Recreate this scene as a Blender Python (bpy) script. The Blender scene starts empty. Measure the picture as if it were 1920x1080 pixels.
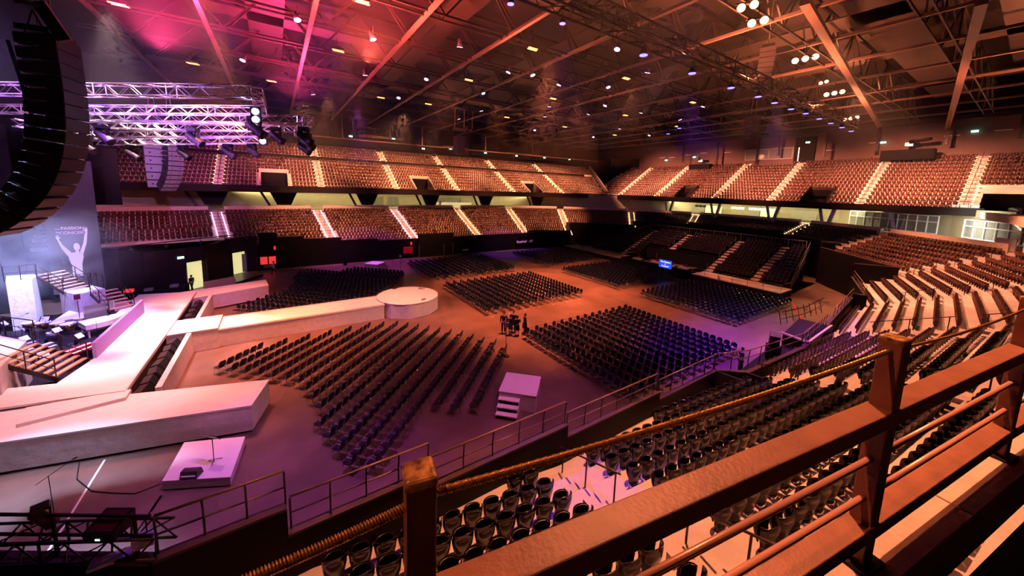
import bpy, bmesh, math, random
import numpy as np
from mathutils import Vector, Matrix
random.seed(7)
PI = math.pi
S2 = math.sqrt(0.5)
SC = bpy.context.scene
COL = SC.collection
# ------------------------------------------------------------------ camera
YAW, PIT, ROL, FPX, CXP, CYP, EYE = .9805, .1290, .0310, 663.2, 960.0, 441.18, 12.0
f_ = np.array([math.cos(PIT)*math.cos(YAW), math.cos(PIT)*math.sin(YAW), -math.sin(PIT)])
r0 = np.array([math.sin(YAW), -math.cos(YAW), 0.0]); u0 = np.cross(r0, f_)
r_ = r0*math.cos(ROL)+u0*math.sin(ROL); u_ = u0*math.cos(ROL)-r0*math.sin(ROL)
cd = bpy.data.cameras.new('camera'); cam = bpy.data.objects.new('camera', cd); COL.objects.link(cam)
cam.matrix_world = Matrix(((r_[0], u_[0], -f_[0], 0), (r_[1], u_[1], -f_[1], 0), (r_[2], u_[2], -f_[2], EYE), (0, 0, 0, 1)))
cd.sensor_width = 36; cd.lens = FPX/1920*36; cd.shift_y = -(540-CYP)/1920; cd.clip_start = .05; cd.clip_end = 400
SC.camera = cam
def in_view(p, m=30):
    d = np.array(p, float)-np.array([0, 0, EYE]); z = d@f_
    if z < .3: return None
    x = CXP+FPX*(d@r_)/z; y = CYP-FPX*(d@u_)/z
    return z if (-m < x < 1920+m and -m < y < 1080+m) else None
SC.view_settings.view_transform = 'Standard'; SC.view_settings.look = 'None'
SC.view_settings.gamma = 1; SC.view_settings.exposure = 0.0
# ------------------------------------------------------------------ materials
def mat(name, col, rough=.6, metal=0, noise=0, nscale=3, bump=0, bscale=20, emit=None, es=0, spec=.5, col2=None, trans=0):
    m = bpy.data.materials.new(name); m.use_nodes = True
    nt = m.node_tree; b = nt.nodes['Principled BSDF']
    b.inputs['Base Color'].default_value = (*col, 1); b.inputs['Roughness'].default_value = rough
    b.inputs['Metallic'].default_value = metal; b.inputs['Specular IOR Level'].default_value = spec
    if trans: b.inputs['Transmission Weight'].default_value = trans
    if emit: b.inputs['Emission Color'].default_value = (*emit, 1); b.inputs['Emission Strength'].default_value = es
    if noise or bump:
        tc = nt.nodes.new('ShaderNodeTexCoord')
    if noise:
        n = nt.nodes.new('ShaderNodeTexNoise'); n.inputs['Scale'].default_value = nscale; n.inputs['Detail'].default_value = 5
        nt.links.new(tc.outputs['Object'], n.inputs['Vector'])
        mx = nt.nodes.new('ShaderNodeMix'); mx.data_type = 'RGBA'
        c2 = col2 or tuple(c*(1-noise) for c in col)
        mx.inputs['A'].default_value = (*col, 1); mx.inputs['B'].default_value = (*c2, 1)
        mr = nt.nodes.new('ShaderNodeMapRange'); mr.inputs['From Min'].default_value = .35; mr.inputs['From Max'].default_value = .65
        nt.links.new(n.outputs['Fac'], mr.inputs['Value']); nt.links.new(mr.outputs['Result'], mx.inputs['Factor'])
        nt.links.new(mx.outputs['Result'], b.inputs['Base Color'])
    if bump:
        n2 = nt.nodes.new('ShaderNodeTexNoise'); n2.inputs['Scale'].default_value = bscale; n2.inputs['Detail'].default_value = 4
        nt.links.new(tc.outputs['Object'], n2.inputs['Vector'])
        bp = nt.nodes.new('ShaderNodeBump'); bp.inputs['Strength'].default_value = bump; bp.inputs['Distance'].default_value = .05
        nt.links.new(n2.outputs['Fac'], bp.inputs['Height']); nt.links.new(bp.outputs['Normal'], b.inputs['Normal'])
    return m
def slats(name, ca, cb, scale, axis='X', rough=.6):
    m = mat(name, ca, rough); nt = m.node_tree; b = nt.nodes['Principled BSDF']
    tc = nt.nodes.new('ShaderNodeTexCoord'); w = nt.nodes.new('ShaderNodeTexWave'); w.bands_direction = axis
    w.inputs['Scale'].default_value = scale; w.inputs['Distortion'].default_value = .6; w.inputs['Detail'].default_value = 2
    mx = nt.nodes.new('ShaderNodeMix'); mx.data_type = 'RGBA'; mx.inputs['A'].default_value = (*ca, 1); mx.inputs['B'].default_value = (*cb, 1)
    nt.links.new(tc.outputs['Object'], w.inputs['Vector']); nt.links.new(w.outputs['Fac'], mx.inputs['Factor']); nt.links.new(mx.outputs['Result'], b.inputs['Base Color'])
    return m
M = {}
def defmats():
    M['floor'] = mat('arena_floor', (.17, .105, .085), .36, noise=.35, nscale=.5, bump=.15, bscale=3, col2=(.11, .068, .056))
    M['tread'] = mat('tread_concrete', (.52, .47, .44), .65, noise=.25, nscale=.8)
    M['treadrear'] = mat('tread_concrete_shaded', (.30, .25, .22), .65, noise=.2, nscale=.8)  # darker copy of the tread concrete: shade of the dim rear put in
    M['treadfar'] = mat('tread_concrete_lit', (.85, .72, .62), .65, noise=.2, nscale=.8)  # paler copy of the tread concrete: strong light put into the colour
    M['dark'] = mat('dark_wall', (.006, .004, .006), .6, noise=.3, nscale=.5, spec=.12)
    M['dark2'] = mat('dark_panel', (.020, .015, .020), .45, noise=.3, nscale=.3, spec=.12)
    M['nose'] = mat('wall_coping', (.07, .045, .05), .35, spec=.12)
    M['fascia'] = mat('shaded_fascia', (.012, .008, .009), .5, noise=.2, nscale=.4, spec=.12)  # kept near black: the shade on the fascia is put into its colour
    M['cream'] = mat('cream_plaster', (.50, .45, .30), .7, noise=.1, nscale=1)
    M['creamdk'] = mat('grey_green_panel', (.22, .22, .17), .6)
    M['bright'] = mat('lit_ceiling_panel', (.9, .85, .5), .7, emit=(1, .80, .32), es=.7)
    M['black'] = mat('black_cloth', (.008, .008, .01), .8, spec=.12)
    M['blackmetal'] = mat('black_metal', (.012, .011, .012), .4, .3)
    M['steel'] = mat('painted_steel', (.20, .12, .10), .42, .2)
    M['darksteel'] = mat('dark_steel', (.030, .018, .016), .45, .3)
    M['deck'] = mat('roof_deck', (.022, .012, .010), .6, noise=.5, nscale=.25)
    M['duct'] = mat('roof_panel', (.028, .015, .012), .55, noise=.3, nscale=.6)
    M['chrome'] = mat('chrome', (.75, .72, .7), .18, 1)
    M['alu'] = mat('truss_aluminium', (.78, .78, .80), .3, .75)
    M['navy'] = mat('navy_fabric', (.005, .009, .022), .24, noise=.3, nscale=20)
    M['chairback'] = mat('black_chair_shell', (.012, .013, .022), .30)
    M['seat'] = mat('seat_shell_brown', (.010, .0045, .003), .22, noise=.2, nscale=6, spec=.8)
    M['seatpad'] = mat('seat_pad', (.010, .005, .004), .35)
    M['seatfar'] = mat('seat_shell_lit', (.085, .036, .026), .3)  # paler copy of the brown seat shell: brighter light put in
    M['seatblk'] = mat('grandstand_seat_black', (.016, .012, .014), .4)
    M['white'] = mat('white_stage_cloth', (.78, .74, .74), .6, noise=.06, nscale=2)
    M['whitef'] = mat('white_stage_drape', (.70, .66, .68), .7, noise=.12, nscale=3, bump=.6, bscale=2.5)
    M['lilac'] = mat('panel_textured', (.42, .32, .85), .5, bump=.5, bscale=14)
    M['orangewood'] = mat('stair_wood', (.55, .30, .2), .5)
    M['rail'] = mat('brown_painted_steel', (.30, .14, .085), .42, noise=.25, nscale=8, bump=.08, bscale=60)
    M['railtube'] = mat('handrail_tube', (.60, .34, .27), .3, .15)
    M['gold'] = mat('worn_gold_cap', (.80, .52, .18), .4, .2, noise=.9, nscale=28, col2=(.08, .04, .02))
    M['rope'] = mat('gold_rope', (.48, .28, .07), .28, .5, noise=.4, nscale=60)
    M['ledge'] = mat('precast_ledge', (.62, .50, .42), .7, noise=.15, nscale=4, bump=.2, bscale=30)
    M['wood'] = slats('wall_wood_slats', (.20, .11, .09), (.12, .06, .05), 3.2, 'Y')
    M['red'] = mat('red_paint', (.55, .02, .04), .4)
    M['redem'] = mat('red_lit', (.6, .05, .05), .4, emit=(1, .05, .05), es=.8)
    M['skin'] = mat('skin', (.55, .33, .25), .5)
    M['suit'] = mat('black_suit', (.008, .008, .012), .7)
    M['hair'] = mat('dark_hair', (.02, .012, .01), .6)
    M['lampo'] = mat('lamp_orange', (1, .5, .2), .5, emit=(1, .25, .05), es=7)
    M['lampw'] = mat('lamp_warm', (1, .8, .6), .5, emit=(1, .50, .22), es=7)
    M['lampb'] = mat('lamp_blue', (.3, .3, 1), .5, emit=(.10, .08, 1), es=7)
    M['lampv'] = mat('lamp_violet', (.6, .4, 1), .5, emit=(.55, .45, 1), es=60)
    M['exit'] = mat('exit_sign_lit', (.3, 1, .7), .5, emit=(.35, 1, .75), es=4)
    M['strip'] = mat('step_light', (1, .7, .4), .5, emit=(1, .50, .22), es=7)
    M['stripv'] = mat('step_light_violet', (1, .7, .8), .5, emit=(.75, .50, 1), es=6)
    M['scr'] = mat('screen_blue', (.03, .07, .5), .3, emit=(.03, .08, .75), es=1.1)
    M['scrtxt'] = mat('screen_text', (1, 1, 1), .3, emit=(.8, .8, 1), es=2)
    M['scrred'] = mat('screen_dim_red', (.16, .03, .05), .15)
    M['glass'] = mat('window_glass', (.25, .26, .24), .08, 0, spec=.8)
    M['glow'] = mat('pale_glow', (1, .95, .8), .4, emit=(1, .9, .72), es=1.4)  # glow put into a door edge and a control box
    M['yellow'] = mat('corridor_glow', (.85, .8, .4), .6, emit=(.8, .78, .32), es=.9)  # flat glow standing for lit space behind doorways and bays
    M['spkg'] = mat('speaker_white_grille', (.42, .40, .46), .6)
    M['spkb'] = mat('speaker_black', (.030, .020, .026), .5, bump=.2, bscale=40)
    M['spkside'] = mat('speaker_side_black', (.05, .04, .06), .55)
    M['brass'] = mat('brass', (.8, .55, .2), .25, 1)
    M['drumskin'] = mat('drum_skin', (.85, .85, .9), .5)
    M['paper'] = mat('sheet_music', (.9, .9, .92), .6)
    M['keys'] = mat('red_keyboard', (.5, .02, .03), .35)
    M['grey'] = mat('grey_metal', (.3, .3, .33), .4, .5)
    M['tape'] = mat('white_floor_tape', (.8, .78, .75), .5)
    M['seam'] = mat('floor_seam', (.03, .02, .02), .6)
    M['banner'] = mat('dark_banner', (.05, .035, .05), .5)
    M['fig'] = mat('banner_figure_print', (.85, .80, .85), .5)
    M['figt'] = mat('banner_text_print', (1, .72, .95), .5)
    M['whitewall'] = mat('white_guard_panel', (.8, .8, .82), .5)
    M['cable'] = mat('yellow_cable', (.85, .55, .2), .5)
    M['bluebox'] = mat('blue_container', (.06, .16, .3), .5)
defmats()
# ------------------------------------------------------------------ mesh building
class MB:
    def __init__(s): s.v = []; s.f = []; s.m = []; s.mi = 0
    def add(s, vs, fs):
        o = len(s.v); s.v.extend([tuple(v) for v in vs]); s.f.extend([tuple(i+o for i in f) for f in fs]); s.m.extend([s.mi]*len(fs)); return s
    def hexa(s, p):    # 8 points: bottom 4, top 4
        return s.add(p, [(3, 2, 1, 0), (4, 5, 6, 7), (0, 1, 5, 4), (1, 2, 6, 5), (2, 3, 7, 6), (3, 0, 4, 7)])
    def box(s, c, d, rz=0):
        x, y, z = d[0]/2, d[1]/2, d[2]/2; co, si = math.cos(rz), math.sin(rz)
        q = []
        for dz in (-z, z):
            for dx, dy in ((-x, -y), (x, -y), (x, y), (-x, y)):
                q.append((c[0]+dx*co-dy*si, c[1]+dx*si+dy*co, c[2]+dz))
        return s.hexa(q)
    def prism(s, pts, z0, z1):
        n = len(pts)
        vs = [(x, y, z0) for x, y in pts]+[(x, y, z1) for x, y in pts]
        fs = [tuple(range(n))[::-1], tuple(range(n, 2*n))]+[(i, (i+1) % n, (i+1) % n+n, i+n) for i in range(n)]
        return s.add(vs, fs)
    def frame(s, d, up=None):
        d = Vector(d).normalized(); u = Vector(up) if up else (Vector((0, 0, 1)) if abs(d.z) < .95 else Vector((0, 1, 0)))
        a = d.cross(u).normalized(); return d, a, a.cross(d).normalized()
    def bar(s, p0, p1, w, h, up=None):
        p0, p1 = Vector(p0), Vector(p1); d, a, b = s.frame(p1-p0, up); q = []
        for p in (p0, p1):
            for i, j in ((-1, -1), (1, -1), (1, 1), (-1, 1)): q.append(p+a*(i*w/2)+b*(j*h/2))
        return s.hexa(q)
    def tube(s, p0, p1, r, n=6, r1=None):
        p0, p1 = Vector(p0), Vector(p1); d, a, b = s.frame(p1-p0); r1 = r if r1 is None else r1
        vs = [p+(a*math.cos(2*PI*i/n)+b*math.sin(2*PI*i/n))*rr for p, rr in ((p0, r), (p1, r1)) for i in range(n)]
        return s.add(vs, [(i, (i+1) % n, (i+1) % n+n, i+n) for i in range(n)]+[tuple(range(n))[::-1], tuple(range(n, 2*n))])
    def path(s, pts, r, n=6):
        for a, b in zip(pts, pts[1:]): s.tube(a, b, r, n)
        return s
    def lathe(s, prof, c=(0, 0, 0), n=16, axis=None):   # prof: (r,z) list
        vs = []; fs = []; k = len(prof)
        R = Vector((0, 0, 1)).rotation_difference(Vector(axis)) if axis else None
        for r, z in prof:
            for i in range(n):
                v = Vector((r*math.cos(2*PI*i/n), r*math.sin(2*PI*i/n), z))
                if R: v = R @ v
                vs.append(v+Vector(c))
        for j in range(k-1):
            for i in range(n):
                fs.append((j*n+i, j*n+(i+1) % n, (j+1)*n+(i+1) % n, (j+1)*n+i))
        fs.append(tuple(range(n))[::-1]); fs.append(tuple(range((k-1)*n, k*n)))
        return s.add(vs, fs)
    def shell(s, grid, th):    # grid[j][i] points, thickened along normals
        g = [[Vector(p) for p in r] for r in grid]; H, W = len(g), len(g[0]); N = []
        for j in range(H):
            row = []
            for i in range(W):
                du = g[j][min(i+1, W-1)]-g[j][max(i-1, 0)]; dv = g[min(j+1, H-1)][i]-g[max(j-1, 0)][i]
                row.append(du.cross(dv).normalized()*th)
            N.append(row)
        vs = [p for r in g for p in r]+[g[j][i]+N[j][i] for j in range(H) for i in range(W)]
        o = H*W; fs = []
        for j in range(H-1):
            for i in range(W-1):
                a, b, c, d = j*W+i, j*W+i+1, (j+1)*W+i+1, (j+1)*W+i
                fs += [(d, c, b, a), (a+o, b+o, c+o, d+o)]
        e = [j*W for j in range(H)]; e2 = [j*W+W-1 for j in range(H)]
        for a, b in zip(e, e[1:]): fs.append((a, b, b+o, a+o))
        for a, b in zip(e2, e2[1:]): fs.append((b, a, a+o, b+o))
        for i in range(W-1):
            fs.append((i+1, i, i+o, i+1+o)); k = (H-1)*W+i; fs.append((k, k+1, k+1+o, k+o))
        return s.add(vs, fs)
    def mesh(s, name, mats, smooth=False):
        me = bpy.data.meshes.new(name); me.from_pydata(s.v, [], s.f)
        mats = mats if isinstance(mats, (list, tuple)) else [mats]
        for m in mats: me.materials.append(M[m])
        if len(mats) > 1: me.polygons.foreach_set('material_index', s.m)
        if smooth: me.polygons.foreach_set('use_smooth', [True]*len(me.polygons))
        me.update(); return me
    def build(s, name, mats, parent=None, loc=None, rz=0, smooth=False):
        o = bpy.data.objects.new(name, s.mesh(name, mats, smooth)); COL.objects.link(o)
        if parent: o.parent = parent
        if loc is not None: o.location = loc
        if rz: o.rotation_euler = (0, 0, rz)
        return o
def tag(o, label=None, cat=None, group=None, kind=None):
    if label: o['label'] = label
    if cat: o['category'] = cat
    if group: o['group'] = group
    if kind: o['kind'] = kind
    return o
def thing(name, label, cat, loc=(0, 0, 0), rz=0, group=None):
    o = bpy.data.objects.new(name, None); COL.objects.link(o); o.location = loc; o.rotation_euler = (0, 0, rz); o.empty_display_size = .2
    return tag(o, label, cat, group)
def struct(o): o['kind'] = 'structure'; return o
def dup(o, loc=None, rz=None, label=None, parent=None, group=None):
    c = o.copy(); COL.objects.link(c)
    if parent: c.parent = parent
    if loc is not None: c.location = loc
    if rz is not None: c.rotation_euler = (0, 0, rz)
    if label: c['label'] = label
    if group: c['group'] = group
    for ch in o.children: dup(ch, parent=c)
    return c
def text(name, body, size, mtl, parent, loc, rot, align='CENTER', ext=.01):
    cu = bpy.data.curves.new(name, 'FONT'); cu.body = body; cu.size = size; cu.extrude = ext; cu.align_x = align; cu.align_y = 'CENTER'
    tmp = bpy.data.objects.new('t', cu); COL.objects.link(tmp); me = bpy.data.meshes.new_from_object(tmp, depsgraph=bpy.context.evaluated_depsgraph_get()); bpy.data.objects.remove(tmp); me.materials.clear(); me.materials.append(M[mtl])
    o = bpy.data.objects.new(name, me); COL.objects.link(o); o.parent = parent; o.location = loc; o.rotation_euler = rot
    return o
ORD = 'zeroth first second third fourth fifth sixth seventh eighth ninth tenth eleventh twelfth thirteenth fourteenth fifteenth sixteenth seventeenth eighteenth nineteenth twentieth twenty-first twenty-second twenty-third twenty-fourth twenty-fifth twenty-sixth twenty-seventh twenty-eighth twenty-ninth thirtieth'.split()
# ------------------------------------------------------------------ the bowl
NEAR = [(-20, 14.9), (-5, 11.6), (7.4, 9.5), (20, 8.2), (32.5, 7.5), (43, 8.6), (52, 11.5), (62, 20), (67, 27)]
PATH = NEAR+[(x, 66.6-y) for x, y in NEAR[::-1]]
NV = len(PATH)
def mitre(path):
    out = []
    nrm = []
    for (a, b), (c, d) in zip(path, path[1:]):
        l = math.hypot(c-a, d-b); nrm.append(((d-b)/l, -(c-a)/l))
    for i in range(len(path)):
        if i == 0: n = nrm[0]; out.append(n)
        elif i == len(path)-1: out.append(nrm[-1])
        else:
            a, b = nrm[i-1], nrm[i]; sx, sy = a[0]+b[0], a[1]+b[1]; l = math.hypot(sx, sy); sx /= l; sy /= l
            k = 1/(sx*a[0]+sy*a[1]); out.append((sx*k, sy*k))
    return out, nrm
MIT, NRM = mitre(PATH)
PIT_, RISE, Z0, NR = .85, .37, 2.3, 14
def pv(i, o): return (PATH[i][0]+MIT[i][0]*o, PATH[i][1]+MIT[i][1]*o)
def clip(poly, yc, keep_below):
    out = []
    for i in range(len(poly)):
        a, b = poly[i], poly[(i+1) % len(poly)]
        ia = (a[1] <= yc) if keep_below else (a[1] >= yc); ib = (b[1] <= yc) if keep_below else (b[1] >= yc)
        if ia: out.append(a)
        if ia != ib:
            t = (yc-a[1])/(b[1]-a[1]); out.append(tuple(a[k]+(b[k]-a[k])*t for k in range(3)))
    return out
KMIN = [6, 0, 0, 0, 0, 1, 5, 7, 8, 7, 5, 1, 0, 0, 0, 0, 6]
SECN = NV-1
def solid_rows(name, secs, mtl):
    mb = MB()
    for s in secs:
        wall = 8.2 if s in (0, 1, 2, 3) else 58.4 if s in (SECN-1, SECN-2, SECN-3, SECN-4) else None
        for k in range(KMIN[s], NR):
            o0, o1, z = k*PIT_, (k+1)*PIT_, Z0+k*RISE
            a, b, c, d = pv(s, o0), pv(s+1, o0), pv(s+1, o1), pv(s, o1)
            for poly in ([(*a, z), (*b, z), (*c, z), (*d, z)], [(*a, z-RISE), (*b, z-RISE), (*b, z), (*a, z)]):
                if wall is not None and s not in (0, SECN-1): poly = clip(poly, wall, wall < 30)
                if len(poly) >= 3: mb.add(poly, [tuple(range(len(poly)))])
    o = mb.build(name, mtl); struct(o); return o
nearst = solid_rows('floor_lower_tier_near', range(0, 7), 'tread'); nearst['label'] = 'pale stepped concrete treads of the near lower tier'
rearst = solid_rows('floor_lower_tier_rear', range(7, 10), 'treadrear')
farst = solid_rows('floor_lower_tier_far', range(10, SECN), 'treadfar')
# front walls with parapet
WN = [(-20, 5.9), (-8, 5.9), (-2.16, 5.15), (-.1, 5.15), (-.1, 4.5), (3.1, 4.5), (3.1, 4.07), (8, 4.07), (8, 3.63), (13.3, 3.63), (13.3, 3.3), (18, 3.3)]
def parapet(name, segs, z1s, th=.18, cope=True):
    mb = MB()
    for ((a, b), (c, d)), z in zip(segs, z1s):
        mb.mi = 0; mb.bar((a, b, z/2-.03), (c, d, z/2-.03), th, z-.06, up=(0, 0, 1))
        mb.mi = 1; mb.bar((a, b, z-.03), (c, d, z-.03), th+.03, .06, up=(0, 0, 1))
    return struct(mb.build(name, ['dark', 'nose']))
nseg = [((WN[i][0], 8.2), (WN[i+1][0], 8.2)) for i in range(0, len(WN), 2)]; nz = [WN[i][1] for i in range(0, len(WN), 2)]
parapet('wall_near_barrier', [((-12, 14.5), (-7, 11.3)), ((-7, 11.3), (-2.16, 8.2))]+nseg[1:], [5.15, 5.15]+nz[1:])
fseg = [((a, 58.4), (c, 58.4)) for ((a, _), (c, _)) in nseg if a > -9]+[((18, 58.4), (46, 58.4))]
fz = [z for (s, z) in zip(nseg, nz) if s[0][0] > -9]+[3.3]
parapet('wall_far_barrier', fseg, fz, .3)
def front_of(s):
    o = KMIN[s]*PIT_-.05; return pv(s, o), pv(s+1, o), Z0+KMIN[s]*RISE+1.0
cs = []; cz = []
for s in range(4, 13):
    a, b, z = front_of(s); cs.append((a, b)); cz.append(z)
    if s < 12:
        c = front_of(s+1)[0]; cs.append((b, c)); cz.append(max(z, front_of(s+1)[2]))
parapet('wall_rear_bowl', cs, cz, .2)
a4 = front_of(4)[0]
parapet('wall_near_corner', [((19.2, 7.25), (25.5, 6.9)), ((25.5, 6.9), (31.6, 7.4)), ((31.6, 7.4), a4)], [3.3, 3.3, 3.3])
# vomitory cut in the near barrier
vb = MB()
for p, q, z in (((18, 8.2), (18.2, 6.9), 3.3), ((19.2, 7.25), (19.3, 6.6), 3.3)): vb.bar((*p, z/2), (*q, z/2), .12, z)
vb.mi = 1; vb.bar((18, 8.2, 3.27), (19.25, 7.25, 3.27), .2, .1); vb.mi = 0; vb.bar((18, 8.2, 1.6), (19.25, 7.25, 1.6), .12, 3.2)
struct(vb.build('wall_near_stair_opening', ['dark2', 'nose']))
# upper edge wall behind lower tier + concourse floor + concourse back wall
def strip(path_o, o0, o1, z, secs, name, mtl, zt=None, thick=.12):
    mb = MB()
    for s in secs:
        if zt is None:
            a, b, c, d = pv(s, o0), pv(s+1, o0), pv(s+1, o1), pv(s, o1)
            mb.add([(*a, z), (*b, z), (*c, z), (*d, z), (*a, z-.2), (*b, z-.2), (*c, z-.2), (*d, z-.2)], [(0, 1, 2, 3), (7, 6, 5, 4), (0, 4, 5, 1)])
        else:
            a, b = pv(s, o0), pv(s+1, o0); l = math.hypot(b[0]-a[0], b[1]-a[1]); g = (.9/l if o0 < 13 else 0)
            a2 = (a[0]+(b[0]-a[0])*g, a[1]+(b[1]-a[1])*g); b2 = (b[0]+(a[0]-b[0])*g, b[1]+(a[1]-b[1])*g)
            mb.bar((*a2, (z+zt)/2), (*b2, (z+zt)/2), thick, zt-z, up=(0, 0, 1))
    return struct(mb.build(name, mtl))
strip(PATH, 11.95, 26, 7.45, range(0, SECN), 'floor_concourse', 'ledge')
strip(PATH, 11.95, 0, 7.3, range(2, SECN), 'wall_tier_back', 'ledge', 8.25, .16)
cw = strip(PATH, 19.5, 0, 7.4, [s for s in range(6, SECN)], 'wall_concourse', 'cream', 11.2, .3)
# ------------------------------------------------------------------ upper tier
UZ, UR, UP, UK = 11.0, .60, 1.0, 14
# far upper: rows parallel to x, y from 67.2 ; rear upper : rows parallel to y, x from 74.6
uf = MB()
for k in range(UK):
    y0 = 67.2+k*UP; z = UZ+k*UR; x1 = 76+k*.45
    cut = [-22]+([c+s_*1.9 for c in (0, 24.5, 51.8) for s_ in (-1, 1)] if k < 4 else [])+[x1]
    for q in range(0, len(cut), 2):
        xa, xb = cut[q], cut[q+1]; uf.add([(xa, y0, z), (xb, y0, z), (xb, y0+UP, z), (xa, y0+UP, z), (xa, y0, z-UR), (xb, y0, z-UR)], [(0, 1, 2, 3), (4, 5, 1, 0)])
    uf.add([(x1, y0, z-4), (x1, y0+UP, z-4), (x1, y0+UP, z+.0), (x1, y0, z+.0)], [(0, 1, 2, 3)])
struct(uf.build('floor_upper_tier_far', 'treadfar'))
ur = MB()
for k in range(UK):
    x0 = 74.6+k*UP; z = UZ+k*UR
    cut = [-6.0 if k > 4 else 4.8]+([21.6-1.7, 21.6+1.7, 45-1.5, 45+1.5] if k < 4 else [])+[72]
    for q in range(0, len(cut), 2):
        ya, yb = cut[q], cut[q+1]; ur.add([(x0, ya, z), (x0+UP, ya, z), (x0+UP, yb, z), (x0, yb, z), (x0, ya, z-UR), (x0, yb, z-UR)], [(0, 1, 2, 3), (4, 0, 3, 5)])
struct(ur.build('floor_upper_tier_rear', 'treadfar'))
UN = [(-20, 3), (-3, 1.42)]
# near upper tier block at the right edge
un = MB()
for k in range(UK):
    y0 = .2-k*UP; z = UZ+k*UR
    un.add([(56, y0-.9, z), (73.5, y0+2.6, z), (73.5, y0+2.6-UP, z), (56, y0-.9-UP, z), (56, y0-.9, z-UR), (73.5, y0+2.6, z-UR)], [(3, 2, 1, 0), (0, 1, 5, 4)])
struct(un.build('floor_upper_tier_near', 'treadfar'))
# fascia band around the bowl and its soffit
fa = MB()
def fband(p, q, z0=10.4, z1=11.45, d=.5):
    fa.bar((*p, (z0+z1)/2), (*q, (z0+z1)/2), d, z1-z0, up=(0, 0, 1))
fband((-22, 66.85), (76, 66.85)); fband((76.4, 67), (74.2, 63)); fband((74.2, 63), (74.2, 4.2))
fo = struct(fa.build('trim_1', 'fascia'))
fa = MB(); fband((74.2, 4.2), (56, .9), 10.2, 11.0, .8); fband((56, .9), (30, -1.6), 10.2, 11.0, .8); fband((30, -1.6), (8, -1.0), 10.2, 10.9, .8)
struct(fa.build('trim_2', 'ledge'))
so = MB()
so.add([(-22, 66.6, 10.4), (76, 66.6, 10.4), (92, 84, 11.3), (-22, 84, 11.3)], [(0, 1, 2, 3)])
so.add([(74, 4.2, 10.4), (74, 63, 10.4), (92, 72, 11.3), (92, -6, 11.3)], [(0, 1, 2, 3)])
so.add([(8, -1, 10.2), (30, -1.6, 10.2), (56, .9, 10.2), (74, 4.2, 10.4), (90, -14, 11), (8, -14, 11)], [(5, 4, 3, 2, 1, 0)])
struct(so.build('ceiling_under_balcony', 'cream'))
# ------------------------------------------------------------------ outer shell
sh = MB(); sh.box((35, 33, -.15), (140, 110, .3)); fl = struct(sh.build('floor', 'floor'))
sh = MB(); sh.box((30, 84.5, 16), (160, .4, 34)); struct(sh.build('wall_far', 'dark'))
sh = MB(); sh.box((90.3, 40, 15.0), (.4, 90, 20.5)); struct(sh.build('wall_rear', 'wood'))
sh = MB(); sh.box((90.3, 40, 28), (.4, 90, 6)); struct(sh.build('wall_rear_top', 'dark2'))
sh = MB(); sh.box((-34, 35, 16), (.4, 110, 34)); struct(sh.build('wall_stage', 'dark2'))
sh = MB(); sh.box((30, -18, 16), (160, .4, 34)); struct(sh.build('wall_near', 'dark2'))
sh = MB(); sh.box((35, 33, 31), (150, 110, .3)); struct(sh.build('ceiling', 'deck'))
# dark corner between far and rear upper tiers
sh = MB(); sh.bar((84, 72.5, 16), (90, 68, 16), .3, 12); sh.box((83.5, 78.5, 16), (.3, 12, 12)); struct(sh.build('wall_corner_stair', 'dark'))
# far arena side wall that steps inwards by the stage (doors) 
wl = MB()
for p, q, z in (((-34, 55), (-13.5, 51.6), 4.6), ((-13.5, 51.6), (-11.2, 49.0), 4.6), ((-11.2, 49.0), (-8.35, 50.35), 4.7), ((-6.9, 51.9), (-5.2, 56.2), 4.7), ((-3.5, 58), (-2.4, 58.4), 4.7), ((-5.2, 56.2), (-5.0, 56.5), 4.7)):
    wl.bar((*p, z/2), (*q, z/2), .25, z, up=(0, 0, 1))
wl.bar((-8.4, 50.3, 3.9), (-7.0, 51.6, 3.9), .25, 1.6); wl.bar((-5.1, 56.4, 3.8), (-3.4, 58.1, 3.8), .25, 1.9)
struct(wl.build('wall_far_left', 'dark2'))
# doorways: glowing slabs stand for the lit corridors behind
for n, (p, q, bk) in enumerate((((-8.35, 50.35), (-7.05, 51.6), (-.25, .25)), ((-5.0, 56.5), (-3.55, 57.95), (-.25, .25)))):
    d = MB(); d.bar((p[0]+bk[0], p[1]+bk[1], 1.55), (q[0]+bk[0], q[1]+bk[1], 1.55), .1, 3.1, up=(0, 0, 1))
    o = struct(d.build('door_%d' % (n+1), 'yellow'))
    d = MB(); l = math.hypot(q[0]-p[0], q[1]-p[1]); ux, uy = (q[0]-p[0])/l, (q[1]-p[1])/l
    for a in (0, l): d.bar((p[0]+ux*a, p[1]+uy*a, 0), (p[0]+ux*a, p[1]+uy*a, 3.15), .1, .1)
    d.bar((p[0], p[1], 3.15), (q[0], q[1], 3.15), .12, .12); d.build('door_frame', 'darksteel', o)
    d = MB(); sd = (p, q)[n]; d.bar((sd[0], sd[1], 1.25), (sd[0]+(.15, -.75)[n], sd[1]-(.75, .1)[n]*(1, 1)[n], 1.25), .05, 2.4, up=(0, 0, 1)); d.build('door_leaf', 'grey', o)
    e = MB(); e.box((0, 0, 0), (.55, .08, .22)); eo = e.build('exit_sign', 'exit', loc=(p[0]-.3, p[1]-.35, 3.75), rz=.7)
    tag(eo, ['small green exit sign over the left lit doorway beside the stage', 'small green exit sign over the right lit doorway beside the stage'][n], 'sign', 'green exit signs')
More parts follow.
